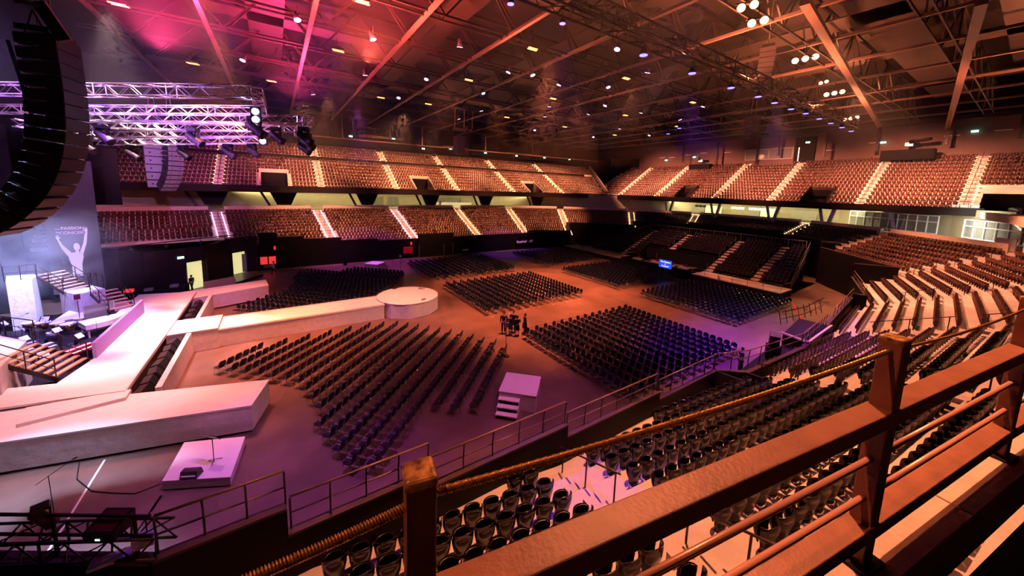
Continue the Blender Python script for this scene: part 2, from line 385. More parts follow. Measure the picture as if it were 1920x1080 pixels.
# ------------------------------------------------------------------ arena seats
def seat_back_mesh(seg=10):
    g = []
    for j, (z, w, d) in enumerate(((.10, .17, .08), (.26, .205, .11), (.44, .235, .135), (.60, .25, .15), (.70, .252, .135))):
        row = []
        for i in range(seg+1):
            a = PI*(.0+i/seg); zz = z+(-.05*abs(math.cos(a))**3 if j > 1 else 0)
            row.append((w*math.cos(a), -.02-d*math.sin(a)**.8*1.25, zz))
        g.append(row)
    return MB().shell(g, .022)
def seat_pan_mesh(seg=8):
    g = []
    for z, w, d in ((.22, .15, .05), (.34, .19, .11), (.48, .215, .15), (.58, .21, .14), (.61, .18, .10)):
        g.append([(w*math.cos(PI*i/seg), .05+d*math.sin(PI*i/seg), z) for i in range(seg+1)])
    return MB().shell(g, -.03)
def seat_frame_mb():
    m = MB(); m.bar((0, -.03, .0), (0, 0, .25), .10, .10); m.box((0, -.03, .02), (.2, .14, .03))
    for s in (-1, 1): m.path([(s*.03, -.02, .22), (s*.14, .02, .30), (s*.17, .05, .42)], .018, 5)
    return m
sb_me = seat_back_mesh().mesh('seat_backrest', 'seat', True); sp_me = seat_pan_mesh().mesh('seat_pan', 'seatpad', True); sf_me = seat_frame_mb().mesh('seat_bracket', 'blackmetal')
TIER = []    # (x,y,z,heading,section,row,seat,nseats,kind)
def lower_seats():
    for s in range(SECN):
        wall = 8.2 if s < 4 else 58.4 if s > SECN-5 else None
        n = NRM[s]; head = math.atan2(n[1], n[0])+PI/2      # local +y faces the arena
        for k in range(KMIN[s], NR):
            a, b = pv(s, k*PIT_+.47), pv(s+1, k*PIT_+.47); L = math.hypot(b[0]-a[0], b[1]-a[1]); cnt = int((L-1.5)/.52)
            if cnt < 1: continue
            ux, uy = (b[0]-a[0])/L, (b[1]-a[1])/L; st = (L-(cnt-1)*.52)/2
            for i in range(cnt):
                x, y = a[0]+ux*(st+i*.52), a[1]+uy*(st+i*.52)
                if wall == 8.2 and y > 8.2-.55 and s > 0: continue
                if wall == 58.4 and y < 58.4+.55 and s < SECN-1: continue
                if s == 0 or s == SECN-1:
                    if k < KMIN[s]: continue
                TIER.append((x, y, Z0+k*RISE, math.atan2(-n[1], -n[0])-PI/2, s, k, i, cnt))
lower_seats()
UPPER = []
UAX = [-21.5, -7, 6.5, 19, 31.5, 45.5, 60.5, 76.5]
VOMF = [(0, 1.9), (24.5, 1.9), (51.8, 1.9)]
for j in range(len(UAX)-1):
    for k in range(UK):
        if k == 9: continue
        a, b = UAX[j]+.75, UAX[j+1]-.75+(k*.4 if j == 6 else 0)
        n = int((b-a)/.52)
        for i in range(n+1):
            x = a+(b-a)*i/n; y = 67.2+k*UP+.45
            if any(abs(x-c) < w+.2 for c, w in VOMF) and k < 4: continue
            UPPER.append((x, y, UZ+k*UR, PI))
RAX = [-5.5, 6.0, 16, 28, 38, 51.5, 62.3, 70.5]
VOMR = [(21.6, 1.7), (45, 1.5)]
for j in range(len(RAX)-1):
    for k in range(UK):
        a, b = RAX[j]+.75, RAX[j+1]-.75
        if b < a or (j == 6 and k < 1) or (j == 0 and k < 6): continue
        n = max(1, int((b-a)/.52))
        for i in range(n+1):
            y = a+(b-a)*i/n; x = 74.6+k*UP+.45
            if any(abs(y-c) < w+.2 for c, w in VOMR) and k < 4: continue
            if 29.5 < y < 37.5 and k > 12: continue
            UPPER.append((x, y, UZ+k*UR, PI/2))
for k in range(UK):
    for i in range(30):
        t = i/29; UPPER.append((56.5+t*16.5, .2-.9+t*3.4-k*UP-.4, UZ+k*UR, .19))
def visible_near(p):
    x, y, z = p; t = (12-10.2)/(12-z); return y*t > .80-.19*x*t
nearC = []
for t in TIER:
    if t[4] > 6: continue
    p = (t[0], t[1], t[2]+.5); d = in_view(p, 10)
    if d and visible_near(p): nearC.append((d, t))
nearC.sort(key=lambda q: q[0]); CH = nearC[:300]; chosen = {id(t) for _, t in CH}
SECNM = {1: 'nearest left block', 2: 'near middle block', 3: 'third near block', 4: 'fourth near block', 5: 'fifth near block', 6: 'sixth near block', 0: 'end block'}
for d, t in CH:
    x, y, z, h, s, k, i, cnt = t
    o = bpy.data.objects.new('arena_seat', sf_me); COL.objects.link(o); o.location = (x, y, z); o.rotation_euler = (0, 0, h)
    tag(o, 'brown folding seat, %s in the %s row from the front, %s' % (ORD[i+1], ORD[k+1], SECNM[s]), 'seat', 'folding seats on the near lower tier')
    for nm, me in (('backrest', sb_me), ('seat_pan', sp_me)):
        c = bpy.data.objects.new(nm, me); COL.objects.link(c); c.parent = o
# low detail seats as one object
def template_seat():
    seg = 5; v = []; f = []
    for z, w, d in ((.15, .16, .07), (.42, .225, .14), (.68, .235, .13)):
        for i in range(seg+1): a = PI*i/seg; v.append((w*math.cos(a), -.02-d*math.sin(a), z-(.05*abs(math.cos(a)) if z > .6 else 0)))
    n = seg+1
    for j in range(2):
        for i in range(seg): f.append((j*n+i+1, j*n+i, (j+1)*n+i, (j+1)*n+i+1))
    o = len(v)
    for z, w, d in ((.30, .14, .04), (.46, .18, .09), (.58, .16, .06)):
        for i in range(4): a = PI*i/3; v.append((w*math.cos(a), .03+d*math.sin(a), z))
    for j in range(2):
        for i in range(3): f.append((o+j*4+i, o+j*4+i+1, o+(j+1)*4+i+1, o+(j+1)*4+i))
    f.append((o+8, o+9, o+10, o+11))
    o = len(v); v += [(-.03, -.05, 0), (.03, -.05, 0), (.03, .02, 0), (-.03, .02, 0), (-.03, -.05, .45), (.03, -.05, .45), (.03, .02, .45), (-.03, .02, .45)]
    f += [(o, o+1, o+5, o+4), (o+1, o+2, o+6, o+5), (o+2, o+3, o+7, o+6), (o+3, o, o+4, o+7)]
    return np.array(v, float), f
def scatter_mesh(name, tv, tf, places, mtls, mi=None, smooth=True):
    n = len(places); nv = len(tv); P = np.array([p[:4] for p in places], float)
    c, s = np.cos(P[:, 3]), np.sin(P[:, 3])
    X = tv[None, :, 0]*c[:, None]-tv[None, :, 1]*s[:, None]+P[:, 0:1]; Y = tv[None, :, 0]*s[:, None]+tv[None, :, 1]*c[:, None]+P[:, 1:2]; Zc = tv[None, :, 2]+P[:, 2:3]
    co = np.stack([X, Y, Zc], -1).reshape(-1)
    lt = np.array([len(f) for f in tf]); lv = np.concatenate([np.array(f) for f in tf])
    LV = (lv[None, :]+(np.arange(n)*nv)[:, None]).reshape(-1); LT = np.tile(lt, n); LS = np.concatenate([[0], np.cumsum(LT)[:-1]])
    me = bpy.data.meshes.new(name); me.vertices.add(n*nv); me.vertices.foreach_set('co', co)
    me.loops.add(len(LV)); me.loops.foreach_set('vertex_index', LV.astype(np.int32)); me.polygons.add(len(LT)); me.polygons.foreach_set('loop_start', LS.astype(np.int32))
    me.polygons.foreach_set('loop_total', LT.astype(np.int32))
    if mi is not None: me.polygons.foreach_set('material_index', np.tile(np.array(mi, np.int32), n))
    if smooth: me.polygons.foreach_set('use_smooth', np.ones(len(LT), bool))
    for m in mtls: me.materials.append(M[m])
    me.update(calc_edges=True); me.validate()
    o = bpy.data.objects.new(name, me); COL.objects.link(o); return o
tv, tf = template_seat()
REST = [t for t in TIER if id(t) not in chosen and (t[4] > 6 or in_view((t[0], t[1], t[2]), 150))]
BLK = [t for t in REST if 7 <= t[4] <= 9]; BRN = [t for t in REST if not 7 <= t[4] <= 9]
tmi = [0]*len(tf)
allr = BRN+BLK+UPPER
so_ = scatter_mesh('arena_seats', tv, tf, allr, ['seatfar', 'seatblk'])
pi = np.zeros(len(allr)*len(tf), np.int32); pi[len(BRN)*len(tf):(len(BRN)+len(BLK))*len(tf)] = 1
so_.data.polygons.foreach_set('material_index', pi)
tag(so_, 'thousands of folding seats filling the distant tiers of the bowl', 'seats', 'folding tier seats', 'stuff')
# ------------------------------------------------------------------ aisle steps + rails
def aisle(i, k0, name, lit, sec_side, label, skip=False):
    mb = MB(); mb2 = MB()
    for k in range(k0, NR):
        for h in (0, 1):
            o = (k+.5*h)*PIT_; x, y = pv(i, o+.2); z = Z0+k*RISE+h*RISE/2
            if PATH[i][0] < 46 and ((PATH[i][1] < 30 and y > 8.0) or (PATH[i][1] > 30 and y < 58.6)): continue
            ang = math.atan2(MIT[i][1], MIT[i][0])
            if h: mb.box((x, y, z-.09), (.42, 1.0, RISE/2), ang)
            mx = -math.sin(ang)*.56, math.cos(ang)*.56
            if lit:
                for sg in (-1, 1): mb2.box((x+mx[0]*sg, y+mx[1]*sg, z+.05), (.16, .10, .09), ang)
    if not mb.v: return
    st = mb.build(name, 'tread'); tag(st, label, 'steps')
    if mb2.v: mb2.build('step_lights', 'stripv' if lit == 2 else 'strip', st)
anames = ['by the stage', 'nearest the stage', 'second from the stage', 'third from the stage', 'fourth from the stage', 'at the corner', 'at the corner turn', 'at the rear corner']
for i in range(1, 8): aisle(i, KMIN[min(i, 8)], 'aisle_steps', 0, 1, 'near lower tier aisle steps, %s aisle' % ['', 'first', 'second', 'third', 'fourth', 'fifth', 'sixth', 'seventh'][i])
for q, i in enumerate(range(NV-2, NV-9, -1)): aisle(i, KMIN[i], 'aisle_steps', 2 if q in (0, 1, 2) else 1, 1, 'far lower tier aisle steps, %s counted from the stage' % ORD[q+1])
aisle(8, 8, 'aisle_steps', 1, 1, 'short steps in the near end of the rear lower tier'); aisle(9, 8, 'aisle_steps', 1, 1, 'short steps in the far end of the rear lower tier')
def handrail(p0, p1, zf0, zf1, n, label, nm='aisle_handrail', r=.025, hh=.95):
    t = thing(nm, label, 'handrail', (0, 0, 0)); t['group'] = 'aisle handrails'
    m = MB(); m.tube((*p0, zf0+hh), (*p1, zf1+hh), r, 8); m.build('top_rail', 'darksteel', t, smooth=True)
    for i in range(n):
        f = .06+.88*i/(n-1); x, y, z = p0[0]+(p1[0]-p0[0])*f, p0[1]+(p1[1]-p0[1])*f, zf0+(zf1-zf0)*f
        m = MB(); m.tube((x, y, z), (x, y, z+hh), r*.9, 8); m.lathe([(.07, 0), (.07, .015), (.03, .03)], (x, y, z), 10); m.build('post', 'darksteel', t)
def rail_on_aisle(i, ka, kb, label):
    a, b = pv(i, ka*PIT_+.3), pv(i, kb*PIT_+.3); handrail(a, b, Z0+ka*RISE, Z0+kb*RISE, 3, label)
rail_on_aisle(2, 2, 5, 'low handrail on the aisle steps directly below the rope'); rail_on_aisle(2, 7, 10, 'handrail higher up the steps, seen under the balcony railing')
rail_on_aisle(3, 1, 5, 'handrail on the aisle steps left of the tall railing post'); rail_on_aisle(3, 7, 11, 'upper handrail of the second near aisle')
rail_on_aisle(4, 2, 6, 'lower handrail of the first corner aisle right of the stair cover'); rail_on_aisle(4, 7, 12, 'upper handrail of the first corner aisle')
rail_on_aisle(5, 3, 7, 'lower handrail of the second corner aisle'); rail_on_aisle(5, 8, 12, 'upper handrail of the second corner aisle')
rail_on_aisle(6, 4, 8, 'lower handrail of the third corner aisle'); rail_on_aisle(6, 9, 12, 'upper handrail beside the white guard panel')
for q, i in enumerate(range(NV-2, NV-8, -1)): rail_on_aisle(i, 4, 12, 'handrail on the far lower tier aisle, %s counted from the stage' % ORD[q+1])
# upper tier stairs with step lights and sloping rails
def uaisle(x=None, y=None, label='', g=''):
    mb = MB(); ml = MB()
    for k in range(UK):
        for h in (0, 1):
            d = k*UP+h*UP/2; z = UZ+k*UR+h*UR/2
            if x is not None:
                if h: mb.box((x, 67.2+d+.2, z-.1), (1.1, .4, .22))
                for sg in (-.62, .62): ml.box((x+sg, 67.2+d+.12, z+.06), (.17, .10, .12))
            else:
                if h: mb.box((74.6+d+.2, y, z-.1), (.4, 1.1, .22))
                for sg in (-.62, .62): ml.box((74.6+d+.12, y+sg, z+.06), (.10, .17, .12))
    if x is not None: mb.hexa([(x-.55, 67.2, UZ-.5), (x+.55, 67.2, UZ-.5), (x+.55, 67.2+UK*UP, UZ+UK*UR-1.0), (x-.55, 67.2+UK*UP, UZ+UK*UR-1.0), (x-.55, 67.2, UZ-.3), (x+.55, 67.2, UZ-.3), (x+.55, 67.2+UK*UP, UZ+UK*UR-.8), (x-.55, 67.2+UK*UP, UZ+UK*UR-.8)])
    else: mb.hexa([(74.6, y-.55, UZ-.5), (74.6+UK*UP, y-.55, UZ+UK*UR-1.0), (74.6+UK*UP, y+.55, UZ+UK*UR-1.0), (74.6, y+.55, UZ-.5), (74.6, y-.55, UZ-.3), (74.6+UK*UP, y-.55, UZ+UK*UR-.8), (74.6+UK*UP, y+.55, UZ+UK*UR-.8), (74.6, y+.55, UZ-.3)])
    s = mb.build('stair_aisle', 'tread'); tag(s, label, 'stairs', g); ml.build('step_lights', 'strip', s)
    r = MB(); e = (UK-1)
    p0 = (x, 68, UZ+.9) if x is not None else (75.4, y, UZ+.9); p1 = (x, 67.2+e*UP, UZ+e*UR+.9) if x is not None else (74.6+e*UP, y, UZ+e*UR+.9)
    r.tube(p0, p1, .035, 5)
    for i in range(8):
        f = i/7; q = [p0[j]+(p1[j]-p0[j])*f for j in range(3)]; r.tube((q[0], q[1], q[2]-1), q, .03, 4)
    r.build('handrail', 'steel', s)
for j, x in enumerate(UAX[1:-1]): uaisle(x=x, label='lit stairs of the far upper tier, %s counted from the stage' % ORD[j+1], g='far upper tier stairs')
for j, y in enumerate(RAX[1:-1]): uaisle(y=y, label='lit stairs of the rear upper tier, %s counted from the right' % ORD[j+1], g='rear upper tier stairs')
m = MB(); m.box((27, 67.2+9.02, UZ+9*UR+.18), (98, .12, .75)); tag(m.build('row_dark_strip', 'dark'), 'dark strip added to darken the cross aisle of the far upper tier', 'barrier')  # dark strip added so the bright cross aisle row reads dark
mbp = MB(); e = UK-1
mbp.bar((76.2, 67.2, 11.8), (76.2+.45*e, 67.2+e*UP, 11.8+e*UR), .5, 1.0); tag(mbp.build('sloping_end_wall', 'ledge'), 'pale sloping end wall of the far upper tier at the corner', 'wall')
# vomitories
def vom(c, w, lbl, far=True):
    t = thing('tier_opening', lbl, 'opening', (0, 0, 0)); t['group'] = 'entrance openings in the upper tier'
    y = 67.3; zt = 14.0
    fr = MB(); ins = MB()  # ins: dark sheets that stand for the shaded inside of the opening
    if far:
        for sx in (-1, 1): fr.hexa([(c+sx*w-.12, y, 10.9), (c+sx*w+.12, y, 10.9), (c+sx*w+.12, y+4, 10.9), (c+sx*w-.12, y+4, 10.9), (c+sx*w-.12, y, 11.7), (c+sx*w+.12, y, 11.7), (c+sx*w+.12, y+4, 14.1), (c+sx*w-.12, y+4, 14.1)])
        fr.box((c, y+3.95, 13.85), (2*w+.3, .2, .6)); ins.box((c, y+3.78, 12.3), (2*w, .1, 2.5)); ins.box((c, y+3, 11.0), (2*w, 6, .15))
    else:
        x = 74.8
        for sx in (-1, 1): fr.hexa([(x, c+sx*w-.12, 10.9), (x+4, c+sx*w-.12, 10.9), (x+4, c+sx*w+.12, 10.9), (x, c+sx*w+.12, 10.9), (x, c+sx*w-.12, 12), (x+4, c+sx*w-.12, 14.2), (x+4, c+sx*w+.12, 14.2), (x, c+sx*w+.12, 12)])
        fr.box((x+4, c, 13.8), (.3, 2*w+.3, .5)); ins.box((x+4.3, c, 12.4), (.2, 2*w, 3)); ins.box((x+2, c, 11.0), (4, 2*w, .15)); ins.box((x+3.7, c, 13.0), (.1, 2*w, 1.1))
    fr.build('side_walls', 'ledge' if far else 'darksteel', t); ins.build('interior_shade', 'dark', t)
    if far:
        g = MB(); 
        for i in range(3): g.tube((c-w, y+.3, 11.3+.3*i), (c+w, y+.3, 11.3+.3*i), .03, 4)
        g.build('guard_rail', 'darksteel', t)
for (c, w), l in zip(VOMF, ('entrance opening in the far upper tier nearest the stage', 'middle entrance opening in the far upper tier', 'entrance opening in the far upper tier nearest the corner')): vom(c, w, l)
for (c, w), l in zip(VOMR, ('entrance opening at right in the rear upper tier', 'entrance opening at left in the rear upper tier')): vom(c, w, l, False)
# guard rails on the fascia
gr = thing('balcony_guard_rail', 'thin dark guard rail along the front of the rear upper tier', 'railing', (0, 0, 0))
m = MB(); m.tube((74.3, 5.0, 12.2), (74.3, 63, 12.2), .03, 5); m.build('top_rail', 'darksteel', gr)
m = MB()
for i in range(60): m.tube((74.3, 4.5+i*58.5/59, 11.4), (74.3, 4.5+i*58.5/59, 12.2), .02, 4)
m.build('balusters', 'darksteel', gr)
# ------------------------------------------------------------------ loose floor chairs (local +y = the way a sitter faces)
def chair_back_mb(): 
    g = []
    for z, y, w in ((.48, -.19, .17), (.55, -.205, .215), (.68, -.235, .228), (.80, -.26, .222), (.87, -.275, .185), (.905, -.283, .10)):
        g.append([(w*math.cos(PI*i/8), y-.05*math.sin(PI*i/8), z) for i in range(9)])
    return MB().shell(g, .025)
def chair_seat_mb():
    g = []
    for y, z, w in ((-.20, .445, .19), (-.08, .43, .21), (.08, .435, .215), (.20, .45, .20), (.235, .43, .18)):
        g.append([(-w+2*w*i/4, y, z+.012*abs(i-2)) for i in range(5)])
    return MB().shell(g, .025)
def chair_frame_mb():
    m = MB(); r = .012
    for s in (-1, 1):
        m.path([(s*.21, .20, 0), (s*.205, .17, .43), (s*.205, -.17, .43)], r, 6); m.path([(s*.21, -.25, 0), (s*.20, -.17, .43), (s*.19, -.25, .84)], r, 6)
    m.tube((-.205, .17, .43), (.205, .17, .43), r, 6); m.tube((-.20, -.17, .43), (.20, -.17, .43), r, 6)
    return m
cb_me = chair_back_mb().mesh('backrest', 'navy', True); cs_me = chair_seat_mb().mesh('chair_seat', 'chairback', True); cf_me = chair_frame_mb().mesh('chair_frame', 'chrome', True)
CHAIRS = []   # x,y,z,heading,block,row,seat
us = [-21.7+.975*i for i in range(18)]
vs0 = [16.9, 16.9, 16.9, 16.9, 16.9, 16.9, 16.8, 16.2, 15.6, 15.0, 13.8, 13.2, 12.6, 12.0, 12.2, 16.7, 16.6, 17.0]
vs1 = [19.7, 20.7, 21.9, 23.0, 24.0, 25.0, 25.7, 25.9, 25.9, 25.8, 25.7, 25.7, 25.6, 25.5, 25.4, 25.2, 24.7, 24.3]
for r, (u, a, b) in enumerate(zip(us, vs0, vs1)):
    n = int((b-a)/.535)+1
    for i in range(n):
        v = a+i*.535; x, y = (u+v)*S2, (v-u)*S2; y0 = y
        CHAIRS.append((x, y, 0, PI/4, 'front', r, i)); CHAIRS.append((x, 66.6-y, 0, 3*PI/4, 'frontfar', r, i))
def block(x0, y0, name, nr=14, nc=20):
    for r in range(nr):
        for i in range(nc): CHAIRS.append((x0+.35+r*.935, y0+.27+i*.535, 0, PI/2, name, r, i))
for nm, x0, y0 in (('near', 16, 11.6), ('centre', 16, 28), ('far', 16, 42.0), ('rearnear', 34.7, 14.3), ('rearcentre', 34.7, 28), ('rearfar', 34.9, 41.9)): block(x0, y0, nm)
for i in range(20, 20): pass
CHAIRS = [c for c in CHAIRS if not (c[4] == 'near' and c[1] < 10.9)]
cc = []
for c in CHAIRS:
    d = in_view((c[0], c[1], .6), 0)
    if d: cc.append((d, c))
cc.sort(key=lambda q: q[0]); CC = cc[:300]; chset = {id(c) for _, c in CC}
FR = {'front': 'angled front block', 'near': 'block by the near barrier', 'centre': 'centre block', 'frontfar': 'far angled block'}
for d, (x, y, z, h, b, r, i) in CC:
    o = bpy.data.objects.new('stacking_chair', cf_me); COL.objects.link(o); o.location = (x, y, z); o.rotation_euler = (0, 0, h)
    tag(o, 'black loose chair, %s from near end, %s row from stage, %s' % (ORD[i+1], ORD[r+1], FR[b]), 'chair', 'loose chairs on the arena floor')
    for nm, me in (('backrest', cb_me), ('seat', cs_me)):
        c = bpy.data.objects.new(nm, me); COL.objects.link(c); c.parent = o
def template_chair():
    a = MB(); mi = []
    g = [[(w*math.cos(PI*i/4), y-.035*math.sin(PI*i/4), z) for i in range(5)] for z, y, w in ((.50, -.19, .19), (.70, -.24, .228), (.84, -.265, .20), (.90, -.28, .10))]
    a.shell(g, .02); mi += [0]*len(a.f); n = len(a.f)
    a.box((0, .01, .44), (.41, .42, .03)); mi += [0]*(len(a.f)-n); n = len(a.f)
    for s in (-1, 1):
        a.tube((s*.21, .20, 0), (s*.205, .17, .43), .011, 3); a.tube((s*.21, -.25, 0), (s*.19, -.25, .84), .011, 3)
    mi += [1]*(len(a.f)-n)
    return np.array(a.v, float), a.f, mi
tv2, tf2, mi2 = template_chair()
restc = [c for c in CHAIRS if id(c) not in chset]
o = scatter_mesh('stacking_chairs', tv2, tf2, restc, ['navy', 'chrome'], mi2)
tag(o, 'the remaining rows of loose navy and black chairs across the arena floor', 'chairs', 'loose chairs on the arena floor', 'stuff')
# ------------------------------------------------------------------ temporary grandstand at the rear
GX, GZ0, GR, GP = 52.6, .95, .335, .80
GK = 12
gs = thing('grandstand', 'black temporary grandstand on scaffolding at the rear of the floor', 'grandstand', (0, 0, 0))
gm = MB()
def gy(k): return (16.6+k*.12, 49.5-k*.55)
for k in range(GK):
    a, b = gy(k); x0 = GX+k*GP
    segs = [(a, b)] if k > 4 else [(a, 27.2), (38.6, b)]
    for p, q in segs: gm.box((x0+GP/2, (p+q)/2, (GZ0+k*GR)-.06), (GP, q-p, .12)); gm.box((x0, (p+q)/2, (GZ0+k*GR)-GR/2), (.05, q-p, GR))
gm.build('risers', 'dark', gs)
gm = MB(); zb = GZ0+GK*GR
gm.box((GX+GK*GP, 33, zb/2), (.1, 30, zb)); gm.hexa([(GX, 16.5, 0), (GX+GK*GP, 17.9, 0), (GX+GK*GP, 18, 0), (GX, 16.6, 0), (GX, 16.5, GZ0), (GX+GK*GP, 17.9, zb), (GX+GK*GP, 18, zb), (GX, 16.6, GZ0)])
gm.hexa([(GX, 49.5, 0), (GX+GK*GP, 43.4, 0), (GX+GK*GP, 43.5, 0), (GX, 49.6, 0), (GX, 49.5, GZ0), (GX+GK*GP, 43.4, zb), (GX+GK*GP, 43.5, zb), (GX, 49.6, GZ0)])
gm.build('cladding', 'black', gs)
m = MB(); X1 = GX+GK*GP
m.tube((X1, 18, zb+1.05), (X1, 43.2, zb+1.05), .03, 5)
for i in range(60): m.tube((X1, 18+i*.427, zb), (X1, 18+i*.427, zb+1.05), .012 if i % 5 else .04, 4)
m.build('back_railing', 'grey', gs)
m = MB()
for s0, s1, y0, y1 in ((0, 4, 16.2, 16.5), (4, 8, 16.6, 17.0), (8, 12, 17.1, 17.6)):
    z0 = GZ0+s1*GR+.9; m.tube((GX+s0*GP, y0, GZ0+s0*GR+1.0), (GX+s1*GP, y1, z0), .03, 5)
    for i in range(13): f = i/12; xx = GX+(s0+(s1-s0)*f)*GP; zz = GZ0+(s0+(s1-s0)*f)*GR; m.tube((xx, y0+(y1-y0)*f, zz-.2), (xx, y0+(y1-y0)*f, zz+.98), .012, 4)
m.build('near_side_railing', 'grey', gs)
m = MB()
for s0, s1 in ((0, 5), (5, 9), (9, 12)):
    ya, yb = gy(s0)[1], gy(s1)[1]; m.tube((GX+s0*GP, ya, GZ0+s0*GR+1.0), (GX+s1*GP, yb, GZ0+s1*GR+1.0), .03, 5)
    for i in range(11): f = i/10; kk = s0+(s1-s0)*f; m.tube((GX+kk*GP, ya+(yb-ya)*f, GZ0+kk*GR-.2), (GX+kk*GP, ya+(yb-ya)*f, GZ0+kk*GR+1.0), .012, 4)
m.build('far_side_railing', 'grey', gs)
GAX = [20.3, 26.3, 34.8, 41.8]
gseat = []
for k in range(GK):
    a, b = gy(k); y = a+.4
    while y < b-.3:
        if not any(abs(y-g) < .65 for g in GAX) and not (k <= 4 and 26.8 < y < 39):
            gseat.append((GX+k*GP+.5, y, GZ0+k*GR, PI/2, k))
        y += .5
gseat.sort(key=lambda q: q[0]**2+q[1]**2)
ind = gseat[:300]
gt = MB(); g = [[(w*math.cos(PI*i/4), -.2-.05*math.sin(PI*i/4), z) for i in range(5)] for z, w in ((.42, .19), (.65, .215), (.86, .19))]
gt.shell(g, .03); gt.box((0, .0, .43), (.4, .4, .05)); gt.box((0, -.05, .21), (.06, .1, .42))
gme = gt.mesh('grandstand_seat', 'seatblk')
rowcount = {}
for x, y, z, h, k in ind:
    rowcount[k] = rowcount.get(k, 0)+1
    o = bpy.data.objects.new('grandstand_chair', gme); COL.objects.link(o); o.location = (x, y, z); o.rotation_euler = (0, 0, h)
    n = rowcount[k]; tag(o, 'black grandstand seat, %s from the near end of the %s row up' % (ORD[n] if n < 31 else 'seat %d' % n, ORD[k+1]), 'seat', 'grandstand seats')
o = scatter_mesh('grandstand_chairs', np.array(gt.v, float), gt.f, gseat[300:], ['seatblk']); tag(o, 'the rest of the black seats filling the temporary grandstand', 'seats', 'grandstand seats', 'stuff')
for i, y in enumerate(GAX):
    m = MB(); l = MB()
    for k in range(0 if y < 26.5 or y > 40 else 5, GK):
        for h in (0, 1): m.box((GX+k*GP+h*.4+.2, y, GZ0+k*GR-.05+h*GR/2), (.4, 1.0, .12))
    s = m.build('grandstand_steps', 'ledge'); tag(s, 'wooden steps up the grandstand, %s flight from the right' % ORD[i+1], 'steps', 'grandstand steps')
    l = MB()
    for k in range(1, GK, 2): l.tube((GX+k*GP, y+.6, GZ0+k*GR), (GX+k*GP, y+.6, GZ0+k*GR+.75), .04, 4)
    l.build('step_posts', 'grey', s)
# front walkway platform
for nm, a, b, lbl in (('w', 16.0, 26.8, 'near half of the orange lit walkway platform before the grandstand'), ('x', 38.8, 54.0, 'far half of the walkway platform before the grandstand')):
    t = thing('walkway_platform', lbl, 'platform'); m = MB(); m.box((50.8, (a+b)/2, .80), (3.5, b-a, .1)); m.build('deck', 'tread', t)
    m = MB(); m.box((49.1, (a+b)/2, .38), (.06, b-a, .75)); m.box((50.8, a+.05, .38), (3.4, .06, .75)); m.build('skirt', 'black', t)
    m = MB(); n = int((b-a)/1.8)
    for z in (1.25, 1.8): m.tube((49.1, a, z), (49.1, b, z), .025, 5)
    m.tube((49.1, a, 1.8), (52.4, a, 1.8), .03, 5)
    for i in range(n+1): y = a+(b-a)*i/n; m.tube((49.1, y, .85), (49.1, y, 1.8), .03, 5)
    m.build('railing', 'grey', t)
    m = MB()
    for i in range(3): m.box((48.9-.3*i, (a+b)/2+2, .62-.2*i), (.32, 1.5, .06))
    m.build('access_steps', 'blackmetal', t)
# mixing position
mp = thing('mixing_position', 'black mixing position with desks and low wall before the grandstand', 'mixing desk area', (0, 0, 0))
m = MB(); m.box((50.5, 32.7, .15), (5.4, 11.2, .3)); m.build('platform', 'black', mp)
m = MB(); m.box((47.9, 32.7, .75), (.08, 11.4, 1.2)); m.box((50.4, 27.2, .75), (5.0, .08, 1.2)); m.box((50.4, 38.3, .75), (5, .08, 1.2)); m.build('crowd_fence', 'black', mp)
m = MB(); m.box((55.0, 32.8, 1.6), (.1, 11.4, 1.9)); m.build('rear_drape', 'black', mp)
dk = [('sound mixing console at the left of the mixing position', 36.4), ('wide mixing console in the middle of the mixing position', 33.2), ('lighting console near the blue screen', 30.6), ('mixing console at the right of the mixing position', 28.6)]
for i, (lb, y) in enumerate(dk):
    t = thing('mixing_console', lb, 'console', (49.6+.4*(i % 2), y, .3)); m = MB(); m.box((0, 0, .4), (.9, 1.9, .8)); m.build('desk', 'blackmetal', t)
    m = MB(); m.hexa([(-.45, -.85, .8), (.45, -.85, .8), (.45, .85, .8), (-.45, .85, .8), (-.45, -.85, .86), (.45, -.85, 1.05), (.45, .85, 1.05), (-.45, .85, .86)]); m.build('control_surface', 'grey', t)
    m = MB()
    for q in range(12): m.box((-.1+.1*(q % 3), -.75+q*.136, 1.02), (.03, .05, .05))
    m.build('faders', 'paper', t)
    m = MB(); m.box((.5, 0, 1.25), (.04, .7, .4)); m.build('monitor', 'blackmetal', t)
    m = MB(); m.box((.475, 0, 1.25), (.01, .62, .34)); m.build('monitor_picture', 'scrred', t)
# blue screen on a pole
t = thing('confidence_screen', 'blue screen with white text on a pole before the mixing position', 'screen', (46.9, 29.6, 0), 0)
m = MB(); m.lathe([(.35, 0), (.35, .04), (.05, .06)], n=12); m.build('base', 'blackmetal', t)
m = MB(); m.tube((0, 0, 0), (0, 0, 1.4), .045, 8); m.build('pole', 'lilac', t)
m = MB(); m.box((0.04, 0, 1.9), (.1, 2.1, 1.25)); m.build('housing', 'blackmetal', t)
m = MB(); m.box((-.03, 0, 1.9), (.03, 2.0, 1.15)); sc_ = m.build('picture', 'scr', t)
for i, (w, s) in enumerate((('The Passion', .34), ('in', .28), ('Concert', .34))):
    text('screen_text', w, s, 'scrtxt', t, (-.06, 0, 2.2-.3*i), (PI/2, 0, -PI/2), ext=.004)
